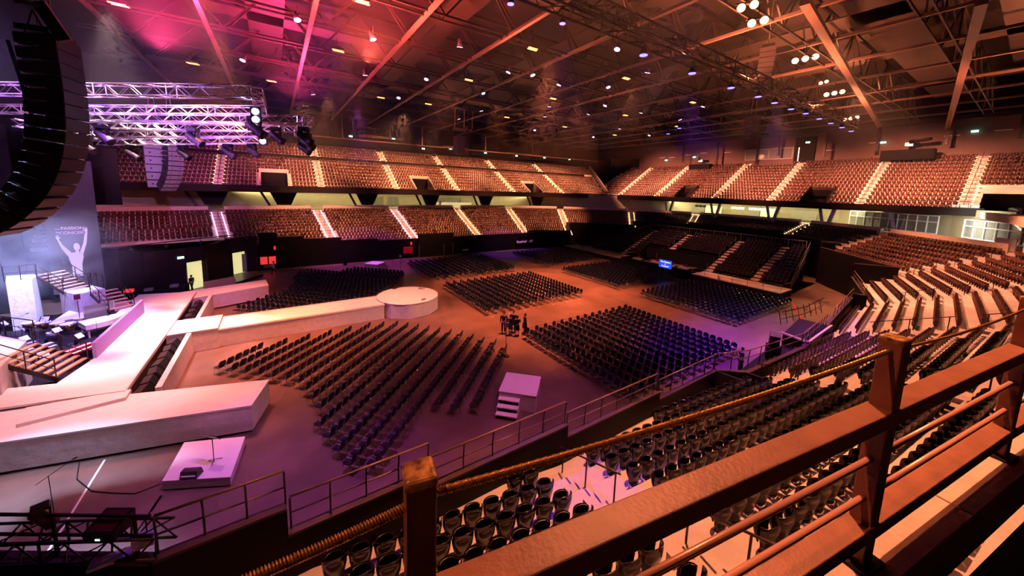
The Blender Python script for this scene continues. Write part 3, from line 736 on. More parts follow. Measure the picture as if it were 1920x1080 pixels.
# people ------------------------------------------------------------------
def person(label, loc, rz, top='suit', skirt=False, h=1.75, arms='down', lean=0, legs=0.0, blond=False, group=None):
    t = thing('person', label, 'person', loc, rz, group); k = h/1.75
    def skin(name, verts, edges, rad, mtl, root=0, sub=2):
        me = bpy.data.meshes.new(name); me.from_pydata([(x*k, y*k, z*k) for x, y, z in verts], edges, []); o = bpy.data.objects.new(name, me); COL.objects.link(o); o.parent = t
        md = o.modifiers.new('s', 'SKIN'); 
        for i, r in enumerate(rad): me.skin_vertices[0].data[i].radius = (r[0]*k, r[1]*k)
        me.skin_vertices[0].data[root].use_root = True
        s = o.modifiers.new('u', 'SUBSURF'); s.levels = s.render_levels = sub; me.materials.append(M[mtl]); 
        md.use_smooth_shade = True; return o
    st = legs
    V = [(0, 0, .97), (0, 0, 1.12), (0, .01, 1.32), (0, .0, 1.46), (0, .0, 1.53), (0, .02, 1.62), (0, .01, 1.73)]; E = [(0, 1), (1, 2), (2, 3), (3, 4), (4, 5), (5, 6)]
    Rr = [(.15, .11), (.135, .10), (.17, .11), (.10, .075), (.05, .05), (.085, .10), (.06, .07)]
    for s in (-1, 1):
        n = len(V); f = s*st
        V += [(s*.10, 0, .88), (s*.11, f*.5, .50), (s*.11, f-.02, .09), (s*.12, f+.13, .04)]; E += [(0, n), (n, n+1), (n+1, n+2), (n+2, n+3)]; Rr += [(.09, .09), (.06, .065), (.04, .045), (.045, .03)]
        n = len(V)
        if arms == 'down': A = [(s*.21, 0, 1.40), (s*.25, -.03, 1.13), (s*.24, .05, .88), (s*.235, .07, .80)]
        elif arms == 'fold': A = [(s*.21, 0, 1.40), (s*.26, .04, 1.14), (s*.10, .24, 1.10), (s*.03, .26, 1.10)]
        else: A = [(s*.21, 0, 1.40), (s*.27, .05, 1.15), (s*.15, .25, 1.28), (s*.08, .28, 1.38)]
        V += A; E += [(2, n), (n, n+1), (n+1, n+2), (n+2, n+3)]; Rr += [(.055, .055), (.042, .042), (.032, .032), (.028, .04)]
    skin('body', V, E, Rr, 'skin')
    # clothes
    V2 = [(0, 0, .98), (0, 0, 1.12), (0, .005, 1.32), (0, 0, 1.44)]; E2 = [(0, 1), (1, 2), (2, 3)]; R2 = [(.17, .125), (.15, .115), (.19, .125), (.12, .09)]
    for s in (-1, 1):
        n = len(V2)
        if arms == 'down': A = [(s*.215, 0, 1.41), (s*.255, -.03, 1.13), (s*.245, .045, .90)]
        elif arms == 'fold': A = [(s*.215, 0, 1.41), (s*.265, .04, 1.14), (s*.12, .235, 1.10)]
        else: A = [(s*.215, 0, 1.41), (s*.275, .05, 1.15), (s*.165, .24, 1.27)]
        V2 += A; E2 += [(2, n), (n, n+1), (n+1, n+2)]; R2 += [(.07, .07), (.055, .055), (.045, .045)]
    skin('jacket', V2, E2, R2, top)
    if skirt:
        m = MB(); m.lathe([(.15*k, 1.0*k), (.19*k, .85*k), (.21*k, .55*k), (.20*k, .54*k)], n=16); m.build('skirt', 'suit', t, smooth=True)
    else:
        V3 = [(0, 0, .98)]; E3 = []; R3 = [(.17, .125)]
        for s in (-1, 1):
            n = len(V3); f = s*st; V3 += [(s*.10, 0, .86), (s*.11, f*.5, .50), (s*.11, f-.02, .10)]; E3 += [(0, n), (n, n+1), (n+1, n+2)]; R3 += [(.11, .11), (.08, .08), (.065, .07)]
        skin('trousers', V3, E3, R3, 'suit')
    m = MB()
    for s in (-1, 1): m.hexa([(s*.11*k-.05, s*st*k-.10, 0), (s*.11*k+.05, s*st*k-.10, 0), (s*.11*k+.05, s*st*k+.17, 0), (s*.11*k-.05, s*st*k+.17, 0), (s*.11*k-.04, s*st*k-.08, .10), (s*.11*k+.04, s*st*k-.08, .10), (s*.11*k+.04, s*st*k+.14, .05), (s*.11*k-.04, s*st*k+.14, .05)])
    m.build('shoes', 'black', t)
    m = MB(); m.lathe([(.03, 1.76*k), (.085, 1.74*k), (.105, 1.68*k), (.10, 1.62*k), (.06, 1.57*k)], (0, -.018, 0), 14); m.build('hair', 'gold' if 0 else 'hair', t, smooth=True)
    f = MB()
    for s in (-1, 1): f.lathe([(.012, 0), (.012, .006)], (s*.033*k, .105*k, 1.655*k), 8, axis=(0, 1, 0))
    f.build('eyes', 'black', t); f = MB(); f.hexa([(-.015, .10*k, 1.60*k), (.015, .10*k, 1.60*k), (.012, .135*k, 1.61*k), (-.012, .135*k, 1.61*k), (-.008, .10*k, 1.65*k), (.008, .10*k, 1.65*k), (.006, .115*k, 1.65*k), (-.006, .115*k, 1.65*k)]); f.build('nose', 'skin', t)
    return t
person('person in a black suit standing at the left of the group in the aisle', (15.45, 23.9, 0), 2.4, h=1.85)
person('person in black jacket and skirt seen from behind, second from left in the group', (15.75, 23.3, 0), -.6, skirt=True, h=1.74, arms='fold')
person('person in dark suit with folded arms facing the camera in the group', (16.3, 23.7, 0), 2.2, h=1.88, arms='fold')
person('person in a black knee length dress at the front of the group', (16.15, 22.9, 0), -.4, skirt=True, h=1.72, arms='fold')
person('person in a black skirt standing apart at the right of the group', (16.95, 22.95, 0), 1.2, skirt=True, h=1.76, arms='down')
person('person in dark clothes standing by the near barrier beside the last chairs', (26.0, 10.2, 0), .8, h=1.84, arms='hold', legs=.03)
person('person in grey top walking beside the red boxes at the far wall', (-.6, 54.6, 0), -1.2, top='grey', h=1.8, legs=.22)
person('person walking through the left lit doorway', (-8.0, 50.2, 0), .9, h=1.75, legs=.2)
# small white step platforms
def stepbox(cx, cy, rz, label):
    t = thing('step_platform', label, 'platform', (cx, cy, 0), rz, 'small white step platforms')
    m = MB(); m.box((0, 0, .98), (2.1, 2.1, .05)); m.build('top', 'white', t); m = MB(); m.box((0, 0, .48), (2.04, 2.04, .95)); m.build('drape', 'whitef', t)
    for i in range(3):
        m = MB(); m.box((-.42, -1.2-.3*i, .70-.25*i), (1.15, .34, .06)); m.box((-.42, -1.06-.3*i, .58-.25*i), (1.15, .03, .22)); m.build('step', 'white', t)
    m = MB()
    for s in (-1, .0): m.hexa([(-.98-s*0+(0 if s < 0 else 1.1), -1.9, 0), (-.96+(0 if s < 0 else 1.1), -1.9, 0), (-.96+(0 if s < 0 else 1.1), -1.05, 0), (-.98+(0 if s < 0 else 1.1), -1.05, 0), (-.98+(0 if s < 0 else 1.1), -1.9, .18), (-.96+(0 if s < 0 else 1.1), -1.9, .18), (-.96+(0 if s < 0 else 1.1), -1.05, .70), (-.98+(0 if s < 0 else 1.1), -1.05, .70)])
    m.build('stair_sides', 'whitef', t); return t
stepbox(11.2, 15.35, -PI/4, 'small white square platform with three steps beside the near chairs'); stepbox(11.4, 52.0, PI-PI/4, 'small white square platform behind the far angled chairs')
# round stage + catwalk + main stage ---------------------------------------------
t = thing('round_platform', 'round white draped platform at the end of the catwalk', 'stage platform', (10.4, 33.6, 0))
m = MB(); m.lathe([(2.86, 1.30), (2.9, 1.34), (2.9, 1.40), (2.86, 1.42), (0.01, 1.42)], n=56); m.build('top', 'white', t, smooth=False)
m = MB(); n = 8; m.prism([(2.9*math.cos(2*PI*i/10+.12), 2.9*math.sin(2*PI*i/10+.12)) for i in range(10)], 0, 1.3); m.build('drape', 'whitef', t)
def onstage(name, label, x, y, z, mtl, d, cat='stage light'):
    m = MB(); m.box((0, 0, d[2]*.35), (d[0], d[1], d[2]*.7)); m.hexa([(-d[0]*.4, -d[1]*.4, d[2]*.6), (d[0]*.4, -d[1]*.4, d[2]*.6), (d[0]*.4, d[1]*.4, d[2]*.6), (-d[0]*.4, d[1]*.4, d[2]*.6), (-d[0]*.3, -d[1]*.1, d[2]), (d[0]*.3, -d[1]*.1, d[2]), (d[0]*.3, d[1]*.4, d[2]), (-d[0]*.3, d[1]*.4, d[2])])
    tag(m.build(name, mtl, loc=(x, y, z), rz=.5), label, cat)
onstage('floor_light', 'small dark floor light at the back rim of the round platform', 9.9, 36.3, 1.42, 'blackmetal', (.5, .25, .18))
onstage('coiled_cable', 'blue and white coiled cable on the round platform', 12.3, 35.0, 1.42, 'alu', (.5, .45, .16), 'cable')
onstage('floor_light', 'small grey floor light on the near rim of the round platform', 11.2, 31.35, 1.42, 'grey', (.45, .2, .14))
t = thing('catwalk', 'long white draped catwalk from the stage to the round platform', 'catwalk', (0, 0, 0))
m = MB(); m.box((1.9, 33.45, 1.25), (11.8, 2.95, .1)); m.build('deck', 'white', t); m = MB(); m.box((1.9, 33.45, .6), (11.7, 2.85, 1.2)); m.build('side_drape', 'whitef', t)
m = MB()
for y in (32.05, 34.85): m.box((1.9, y, 1.32), (11.8, .08, .05))
m.build('edge_trim', 'whitef', t)
t = thing('catwalk_step', 'slightly higher white block joining stage and catwalk', 'platform'); m = MB(); m.box((-5.25, 33.3, 1.46), (2.75, 3.1, .1)); m.build('deck', 'white', t); m = MB(); m.box((-5.25, 33.3, .7), (2.7, 3.0, 1.42)); m.build('drape', 'whitef', t)
t = thing('main_stage', 'wide white main stage deck with dark front edge', 'stage')
m = MB(); m.prism([(-6.6, 23.9), (-6.6, 43.0), (-10.6, 44.0), (-10.6, 38.0), (-9.0, 38.0), (-9.1, 29.4), (-9.6, 26.4), (-16, 28.3), (-16, 25.8)], 1.52, 1.62); m.build('deck', 'white', t)
m = MB(); m.prism([(-6.75, 24.05), (-6.75, 42.9), (-10.5, 43.9), (-10.5, 37.9), (-9.05, 37.9), (-9.15, 29.5), (-9.65, 26.5), (-16, 28.2), (-16, 26)], 0, 1.50); m.build('side_drape', 'dark2', t)
m = MB(); m.box((-6.62, 33.45, 1.50), (.12, 19.1, .2)); m.build('front_edge', 'whitef', t)
for side, lbl in ((1, 'near white stage wing running towards the near barrier'), (-1, 'far white stage wing running towards the lit doorways')):
    q = [(-.73, 22.03), (-1.40, 19.75), (-14, 22.9), (-14, 26.2)]
    if side < 0: q = [(-1.3, 46.1), (-1.0, 43.35), (-14, 38.8), (-14, 42.3)]
    if side > 0: q = q[::-1]
    t = thing('stage_wing', lbl, 'stage platform'); m = MB(); m.prism(q if side > 0 else q[::-1], 1.34, 1.42); m.build('deck', 'white', t)
    cx, cy = sum(p[0] for p in q)/4, sum(p[1] for p in q)/4; qq = [(cx+(x-cx)*.996, cy+(y-cy)*.985) for x, y in q]
    m = MB(); m.prism(qq if side > 0 else qq[::-1], .12, 1.34); m.build('drape', 'whitef', t)
m = MB(); m.prism([(-9.5, 22.75), (-6.4, 23.2), (-6.4, 24.0), (-9.8, 24.3)][::-1], 1.42, 1.58); tag(m.build('ramp_board', 'white'), 'thin white board lying on the near stage wing along the deck', 'board')
for y0, y1, lb in ((23.9, 31.85, 'low white wall in front of the near row of wedge monitors'), (34.85, 43.3, 'low white wall in front of the far row of wedge monitors')):
    m = MB(); m.box((-5.42, (y0+y1)/2, .72), (.26, y1-y0, 1.44)); tag(m.build('monitor_pit_wall', 'whitef'), lb, 'low wall')
    m = MB(); m.box((-6.1, (y0+y1)/2, .48), (1.02, y1-y0-.2, .1)); tag(m.build('monitor_pit_floor', 'orangewood'), 'dark shelf carrying the %s row of wedge monitors' % ('near' if y0 < 30 else 'far'), 'shelf')
wed = MB(); g = []
wed.hexa([(-.38, -.46, .2), (.40, -.46, .2), (.40, .46, .2), (-.38, .46, .2), (-.34, -.46, .85), (.0, -.46, .92), (.0, .46, .92), (-.34, .46, .85)]); wme = wed.mesh('wedge_monitor', 'spkb')
wg = MB(); wg.hexa([(.02, -.42, .89), (.39, -.42, .25), (.39, .42, .25), (.02, .42, .89), (.04, -.42, .91), (.41, -.42, .27), (.41, .42, .27), (.04, .42, .91)]); wgm = wg.mesh('grille', 'blackmetal')
for r_, (ys, nm) in enumerate((([24.6, 25.7, 26.8, 27.9, 29.0, 30.1, 31.2], 'near'), ([35.6, 36.9, 38.2, 39.5, 40.8, 42.1], 'far'))):
    for i, y in enumerate(ys):
        o = bpy.data.objects.new('wedge_monitor', wme); COL.objects.link(o); o.location = (-6.08, y, .35); o.rotation_euler = (0, 0, .12*(i % 3-1)); tag(o, 'black wedge monitor, %s from the near end of the %s pit row' % (ORD[i+1], nm), 'speaker', 'wedge monitors in the stage pit')
        c = bpy.data.objects.new('grille', wgm); COL.objects.link(c); c.parent = o
m = MB(); m.hexa([(-9.15, 29.2, .6), (-9.0, 29.2, .6), (-8.9, 37.8, .6), (-9.05, 37.8, .6), (-9.15, 29.2, 2.55), (-9.0, 29.2, 2.55), (-8.9, 37.8, 2.65), (-9.05, 37.8, 2.65)])
tag(m.build('textured_panel', 'lilac'), 'long lilac textured panel standing between orchestra and main deck', 'panel')
# ------------------------------------------------------------------ orchestra pit and back stage
m = MB(); m.prism([(-9.1, 29.4), (-8.7, 36.0), (-10.6, 42.6), (-22, 46), (-26, 34), (-16, 29)], .45, .6); tag(m.build('orchestra_riser', 'dark2'), 'dark low riser under the orchestra instruments', 'platform')
def staircase(label, p_bot, p_top, z0, z1, w, n, mt='orangewood'):
    t = thing('stage_stairs', label, 'stairs'); a, b = Vector((*p_bot, 0)), Vector((*p_top, 0)); d = (b-a); L = d.length; d.normalize(); s = Vector((-d.y, d.x, 0)); rz = math.atan2(d.y, d.x)
    st = MB()
    for i in range(n):
        f = (i+.5)/n; p = a+d*(L*f); z = z0+(z1-z0)*(i+1)/n; st.box((p.x, p.y, z-.03), (L/n*.72, w, .07), rz)
    st.build('treads', mt, t); st = MB()
    for sg in (-1, 1):
        o = s*(sg*w/2); q0, q1 = a+o, b+o
        st = MB(); st.bar((q0.x, q0.y, z0-.02), (q1.x, q1.y, z1-.1), .06, .22); st.build('stringer', 'darksteel', t)
    st = MB()
    for sg in (-1, 1):
        o = s*(sg*w/2); q0, q1 = a+o, b+o; st.tube((q0.x, q0.y, z0+1.0), (q1.x, q1.y, z1+1.0), .025, 6); st.tube((q0.x, q0.y, z0+.5), (q1.x, q1.y, z1+.5), .018, 6)
        for f in (.02, .5, .98): q = q0+(q1-q0)*f; z = z0+(z1-z0)*f; st.tube((q.x, q.y, z), (q.x, q.y, z+1.0), .028, 6)
    st.build('handrails', 'darksteel', t); return t
staircase('near stage stairs with orange lit treads and dark rails', (-9.5, 28.0), (-11.6, 28.5), 1.62, 2.9, 2.1, 7)
staircase('far stage stairs with orange lit treads beside the piano', (-10.5, 39.5), (-11.9, 41.2), 1.6, 2.9, 1.5, 6)
staircase('hazy upper stairs climbing to the highest white riser', (-13.6, 42.2), (-15.3, 43.3), 2.9, 4.3, 1.7, 7)
def riser(label, q, z0, z1, mt='whitef'):
    t = thing('stage_riser', label, 'platform'); m = MB(); m.prism(q, z0, z1-.08); m.build('drape', mt, t); m = MB(); m.prism(q, z1-.08, z1); m.build('deck', 'white', t); return t
riser('near white riser block beside the stairs at the left edge', [(-11.2, 26.2), (-11.8, 30.2), (-15, 33.5), (-17, 31), (-15.5, 27)], 0, 2.9)
riser('far white riser behind the piano', [(-13.1, 40.6), (-12.0, 41.9), (-13.2, 43.6), (-14.6, 42.4)], .6, 2.9)
riser('tall brightly lit white riser in the haze', [(-16.4, 40.6), (-15.3, 40.8), (-15.8, 43), (-17.3, 43)], .6, 4.3)
def guard(label, pts, z, h=1.1):
    t = thing('stage_guard_rail', label, 'railing'); m = MB()
    m.path([(x, y, z+h) for x, y in pts], .028, 6); m.path([(x, y, z+h*.55) for x, y in pts], .02, 6); m.build('rails', 'darksteel', t); m = MB()
    for (a, b), (c, d) in zip(pts, pts[1:]):
        for f in (0, .5, 1): m.tube((a+(c-a)*f, b+(d-b)*f, z), (a+(c-a)*f, b+(d-b)*f, z+h), .028, 6)
    m.build('posts', 'darksteel', t)
guard('guard rail along the near white riser', [(-11.5, 30.2), (-14.8, 33.4), (-18, 35)], 2.9); guard('guard rail on the far white riser', [(-12.1, 42.0), (-13.2, 43.5), (-14.4, 42.6)], 2.9); guard('guard rail on the tall riser in the haze', [(-15.1, 41.0), (-16.5, 40.7), (-17.5, 43.1)], 4.3)
def grand_piano(label, loc, rz):
    t = thing('grand_piano', label, 'piano', loc, rz)
    out = [(-.75, 0), (.75, 0), (.75, .9), (.62, 1.35), (.35, 1.7), (.1, 2.1), (-.2, 2.35), (-.55, 2.3), (-.75, 1.9)]
    m = MB(); m.prism(out, .62, .98); m.build('case', 'white', t)
    m = MB(); m.hexa([(-.75, .35, .98), (.72, .35, .98), (.1, 2.1, .98), (-.75, 2.2, .98), (-.75, .35, 1.0), (.72, .35, 1.02), (.1, 2.1, 1.02), (-.75, 2.2, 1.0)]); m.build('lid', 'white', t)
    m = MB(); m.box((0, .1, .70), (1.3, .22, .06)); m.build('keyboard', 'paper', t)
    for x, y in ((-.62, .15), (.62, .15), (-.4, 2.0)): m = MB(); m.tube((x, y, 0), (x, y, .62), .05, 8, .07); m.build('leg', 'white', t)
    m = MB(); m.tube((0, .15, .1), (0, .25, .62), .03, 6); m.build('pedal_lyre', 'blackmetal', t); return t
grand_piano('white grand piano beside the lilac panel', (-11.9, 36.9, .6), -1.05)
def keyboard(label, loc, rz, red=True, n=2):
    t = thing('keyboard', label, 'keyboard', loc, rz); m = MB()
    for s in (-1, 1): m.bar((s*.45, -.25, 0), (s*.3, .25, .9), .04, .04); m.bar((s*.45, .25, 0), (s*.3, -.25, .9), .04, .04)
    m.build('stand', 'blackmetal', t)
    for i in range(n):
        m = MB(); m.box((0, i*.22, .93+.16*i), (1.35, .34, .09)); m.build('case', 'keys' if red else 'grey', t); m = MB(); m.box((0, -.09+i*.22, .985+.16*i), (1.25, .14, .02)); m.build('keys', 'paper', t)
    return t
keyboard('double red keyboard near the corner of the lilac panel', (-10.2, 31.2, .6), 1.0); keyboard('long mallet keyboard with white bars', (-12.2, 32.4, .6), .9, False, 2); keyboard('second long mallet keyboard behind the first', (-13.1, 33.1, .6), .9, False, 2)
def music_stand(name, label, loc, rz, group='music stands', tilt=.5, paper=True):
    t = thing(name, label, 'music stand', loc, rz, group); m = MB(); m.tube((0, 0, 0), (0, 0, 1.05), .016, 6); m.build('pole', 'blackmetal', t)
    m = MB()
    for a in (0, 2.1, 4.2): m.tube((0, 0, .12), (.28*math.cos(a), .28*math.sin(a), 0.01), .014, 5)
    m.build('tripod_base', 'blackmetal', t); m = MB(); m.hexa([(-.28, -.10, .98), (.28, -.10, .98), (.28, .12, 1.28), (-.28, .12, 1.28), (-.28, -.11, .99), (.28, -.11, .99), (.28, .11, 1.295), (-.28, .11, 1.295)]); m.build('desk', 'blackmetal', t)
    if paper: m = MB(); m.hexa([(-.21, -.10, 1.0), (.21, -.10, 1.0), (.21, .09, 1.26), (-.21, .09, 1.26), (-.21, -.115, 1.01), (.21, -.115, 1.01), (.21, .075, 1.275), (-.21, .075, 1.275)]); m.build('sheet_music', 'paper', t)
    return t
random.seed(11)
adj = ['closest to the near stairs', 'beside the red keyboard', 'in the front left of the orchestra', 'behind the front desks', 'near the mallet keyboards', 'in the middle of the orchestra', 'beside the drums', 'close to the piano', 'in the haze by the tall riser', 'at the back of the orchestra', 'under the far riser', 'at the left picture edge', 'between two cymbals', 'in front of the timpani', 'behind the timpani', 'in the bluest haze']
ms = None
spots = [(-11.6, 31.0), (-11.0, 33.6), (-13.0, 31.4), (-14.0, 32.4), (-13.6, 34.6), (-14.8, 35.2), (-15.9, 36.4), (-12.6, 35.6), (-17.8, 39.4), (-18.4, 37.6), (-14.2, 38.8), (-18.6, 35.0), (-16.6, 34.2), (-14.6, 37.0), (-16.0, 38.8), (-19.6, 39.0)]
for i, (x, y) in enumerate(spots):
    l = 'black music stand with white sheets '+adj[i]
    if ms is None: ms = music_stand('music_stand', l, (x, y, .6), random.uniform(-.5, 2.5))
    else: dup(ms, (x, y, .6), random.uniform(-.5, 2.5), l)
def drum(label, loc, r, h, brass=False):
    t = thing('drum', label, 'drum', loc, 0, 'orchestra drums'); m = MB()
    m.lathe([(r*.45, .25), (r*.85, .25+h*.4), (r, .25+h)] if brass else [(r, .25), (r, .25+h)], n=20); m.build('shell', 'brass' if brass else 'grey', t, smooth=True)
    m = MB(); m.lathe([(r*1.03, .25+h-.03), (r*1.03, .25+h+.02), (.01, .25+h+.02)], n=20); m.build('drum_skin', 'drumskin', t)
    m = MB()
    for a in (0, 2.1, 4.2): m.tube((r*.8*math.cos(a), r*.8*math.sin(a), 0), (r*.6*math.cos(a), r*.6*math.sin(a), .35), .02, 5)
    m.build('legs', 'chrome', t)
for i, (x, y, r, h, b) in enumerate([(-12.9, 38.0, .38, .55, 1), (-13.6, 38.6, .36, .55, 1), (-14.5, 39.3, .36, .5, 1), (-15.3, 39.7, .33, .5, 1), (-12.6, 39.2, .45, .6, 0), (-13.3, 37.0, .28, .35, 0), (-16.8, 33.2, .3, .3, 0), (-17.5, 34.4, .28, .3, 0), (-18.4, 33.6, .35, .35, 0)]):
    drum(['white skinned kettledrum', 'snare drum'][r < .34]+' '+['nearest the piano', 'second along the timpani row', 'third along the timpani row', 'last in the timpani row', 'below the far riser', 'in front of the timpani', 'at the front left', 'behind the front left cymbals', 'at the left picture edge'][i], (x, y, .6), r, h, b)
def cymbal(label, loc, r, z):
    t = thing('cymbal', label, 'cymbal', loc, 0, 'cymbals on stands'); m = MB(); m.lathe([(.03, z+.04), (r*.3, z+.03), (r, z), (r, z-.005), (.03, z+.02)], n=20); m.build('disc', 'drumskin', t, smooth=True)
    m = MB(); m.tube((0, 0, 0), (0, 0, z+.06), .014, 5)
    for a in (0, 2.1, 4.2): m.tube((0, 0, .3), (.3*math.cos(a), .3*math.sin(a), 0), .012, 5)
    m.build('stand', 'chrome', t)
for i, (x, y, z) in enumerate([(-15.2, 32.6, 1.2), (-15.6, 33.4, 1.0), (-16.4, 32.6, 1.3), (-14.9, 33.6, .9), (-17.1, 35.6, 1.3), (-18.0, 36.4, 1.2), (-16.0, 31.9, 1.1), (-17.6, 32.6, 1.2)]):
    cymbal('pale shining cymbal '+['nearest the near riser', 'just behind the nearest cymbal', 'high one above the drums at left', 'low one at the front', 'large one at the left edge', 'rear one in the haze', 'low one above the near riser edge', 'far left one over the snare'][i], (x, y, .6), .34 if i % 2 else .28, z)
oc = None
for i in range(14):
    x = -11.2-(i % 5)*1.55-.3*(i//5); y = 31.8+(i//5)*2.3+(i % 5)*.75
    if oc is None:
        oc = thing('orchestra_chair', 'dark chair', 'chair', (x, y, .6), 1.0, 'orchestra chairs')
        for nm, me in (('chair_frame', cf_me), ('backrest', cb_me), ('seat', cs_me)): c = bpy.data.objects.new(nm, me); COL.objects.link(c); c.parent = oc
        oc['label'] = 'dark orchestra chair, first of the front row by the red keyboard'
    else: dup(oc, (x, y, .6), .6+.15*i, 'dark orchestra chair, %s in the %s orchestra row from the panel' % (ORD[i % 5+1], ORD[i//5+1]))
def mic(label, loc, h=1.5, boom=True, name='microphone_stand'):
    t = thing(name, label, 'microphone stand', loc, 0, None); m = MB(); m.tube((0, 0, 0), (0, 0, h), .012, 5)
    for a in (0.3, 2.4, 4.5): m.tube((0, 0, .15), (.3*math.cos(a), .3*math.sin(a), .01), .01, 4)
    m.build('stand', 'blackmetal', t)
    if boom: m = MB(); m.tube((-.25, -.1, h-.15), (.5, .2, h+.25), .010, 5); m.build('boom_arm', 'blackmetal', t)
    m = MB(); m.tube((.5 if boom else 0, .2 if boom else 0, h+.25 if boom else h), (.6 if boom else .03, .24 if boom else .03, h+.27 if boom else h+.15), .025, 8); m.build('microphone', 'blackmetal', t); return t
for i, (x, y) in enumerate([(-10.6, 34.9), (-11.9, 34.0), (-13.9, 36.0), (-15.2, 37.8), (-17.2, 38.2), (-10.4, 30.4)]):
    mic('thin boom microphone stand '+['beside the grand piano', 'between the mallet keyboards', 'in the middle of the orchestra', 'in front of the timpani row', 'far back in the haze', 'at the near corner of the lilac panel'][i], (x, y, .6), 1.6)
def case_(label, loc, d, mt, rz=0): m = MB(); m.box((0, 0, d[2]/2), d); m.box((0, 0, d[2]+.01), (d[0]*.9, d[1]*.9, .02)); tag(m.build('equipment_case', mt, loc=loc, rz=rz), label, 'case')
for i, (x, y, mt, l) in enumerate([(-10.4, 32.4, 'spkb', 'beside the red keyboard'), (-12.4, 30.6, 'keys', 'red lidded one behind the near stairs'), (-13.2, 30.2, 'blackmetal', 'black one behind the near stairs'), (-14.2, 31.0, 'keys', 'second red one at the near side'), (-10.3, 35.2, 'blackmetal', 'against the lilac panel'), (-15.4, 34.4, 'spkside', 'in the middle of the orchestra'), (-17.2, 37.0, 'grey', 'grey one at the back'), (-19, 36.2, 'spkside', 'at the left edge in the haze')]):
    case_('low equipment case, '+l, (x, y, .6), (.7, .5, .55), mt, .3*i)
t = thing('acoustic_screen', 'clear acoustic screen beside the far riser', 'screen', (-11.6, 39.0, .6), .6); m = MB(); m.box((0, 0, .9), (1.6, .02, 1.8)); m.build('clear_panel', 'glass', t); m = MB()
for s in (-.8, .8): m.box((s, 0, .9), (.03, .04, 1.8))
m.build('posts', 'alu', t)
t = thing('small_screen', 'small white framed tablet screen on a stand in the haze', 'screen', (-12.6, 38.9, .6), .4); m = MB(); m.box((0, 0, 2.5), (.42, .04, .5)); m.build('frame', 'paper', t); m = MB(); m.box((0, -.03, 2.5), (.32, .02, .38)); m.build('display', 'scrred', t); m = MB(); m.tube((0, 0, 0), (0, 0, 2.3), .02, 6); m.build('pole', 'blackmetal', t)
# banner with figure
bx, by = -15.9, 50.0
t = thing('banner', 'tall dark banner with a white printed figure raising both arms', 'banner', (bx, by, 0), .12)
m = MB(); m.box((0, 0, 7.2), (3.2, .06, 12.4)); m.build('cloth', 'banner', t)
fg = MB(); yy = -.06
def flat(pts):
    pts = [(x*.74, 2.6+(z-1.6)*.61) for x, z in pts]
    fg.add([(x, yy, z) for x, z in pts]+[(x, yy+.02, z) for x, z in pts], [tuple(range(len(pts))), tuple(range(len(pts), 2*len(pts)))[::-1]]+[(i, (i+1) % len(pts)+0, (i+1) % len(pts)+len(pts), i+len(pts)) for i in range(len(pts))])
flat([(-.45, 1.6), (.38, 1.6), (.42, 3.4), (.62, 4.6), (.55, 5.2), (.22, 5.35), (-.15, 5.35), (-.55, 5.1), (-.62, 4.5), (-.42, 3.2)])     # torso
flat([(.25+.27*math.cos(a)*1-.1, 6.15+.62*math.sin(a)) for a in [2*PI*i/16 for i in range(16)]]); flat([(-.02, 5.2), (.30, 5.2), (.27, 5.8), (.03, 5.8)])
flat([(.30, 5.2), (.60, 4.9), (.98, 6.6), (1.16, 8.2), (1.14, 8.9), (1.00, 8.3), (.92, 8.1), (.72, 6.7)]); flat([(-.3, 5.25), (-.62, 4.7), (-1.05, 5.9), (-1.35, 7.4), (-1.25, 7.6), (-.95, 6.5)])
for dx, s in ((1.08, 1), (-1.30, -1)):      # hands with spread fingers
    zb = 8.5 if s > 0 else 7.45
    flat([(dx-.1, zb), (dx+.1, zb), (dx+.12, zb+.3), (dx-.12, zb+.3)])
    for q in range(4): flat([(dx-.11+.06*q, zb+.28), (dx-.07+.06*q, zb+.28), (dx-.10+.075*q, zb+.62+.08*(q in (1, 2))), (dx-.13+.075*q, zb+.6)])
    flat([(dx-.1*s, zb+.05), (dx-.1*s, zb+.16), (dx-.27*s, zb+.36), (dx-.25*s, zb+.22)][::s])
fg.build('printed_figure', 'fig', t)
text('banner_text', 'PASSION', .36, 'figt', t, (.0, -.07, 7.15), (PI/2, 0, 0)); text('banner_text', 'CONCERT', .36, 'figt', t, (.02, -.07, 6.72), (PI/2, 0, 0)); text('banner_text', 'THE', .16, 'figt', t, (-.92, -.07, 7.08), (PI/2, 0, 0)); text('banner_text', 'IN', .18, 'figt', t, (-.92, -.07, 6.8), (PI/2, 0, 0))
m = MB(); m.box((-24.4, 48.6, 8), (12, .2, 16)); tag(m.build('back_curtain', 'black'), 'black curtain hanging behind the stage at the left', 'curtain')
m = MB(); m.box((-14.2, 52.4, 12.0), (2.2, .2, 5.6)); tag(m.build('side_curtain', 'black'), 'dark curtain between banner and far seating', 'curtain')
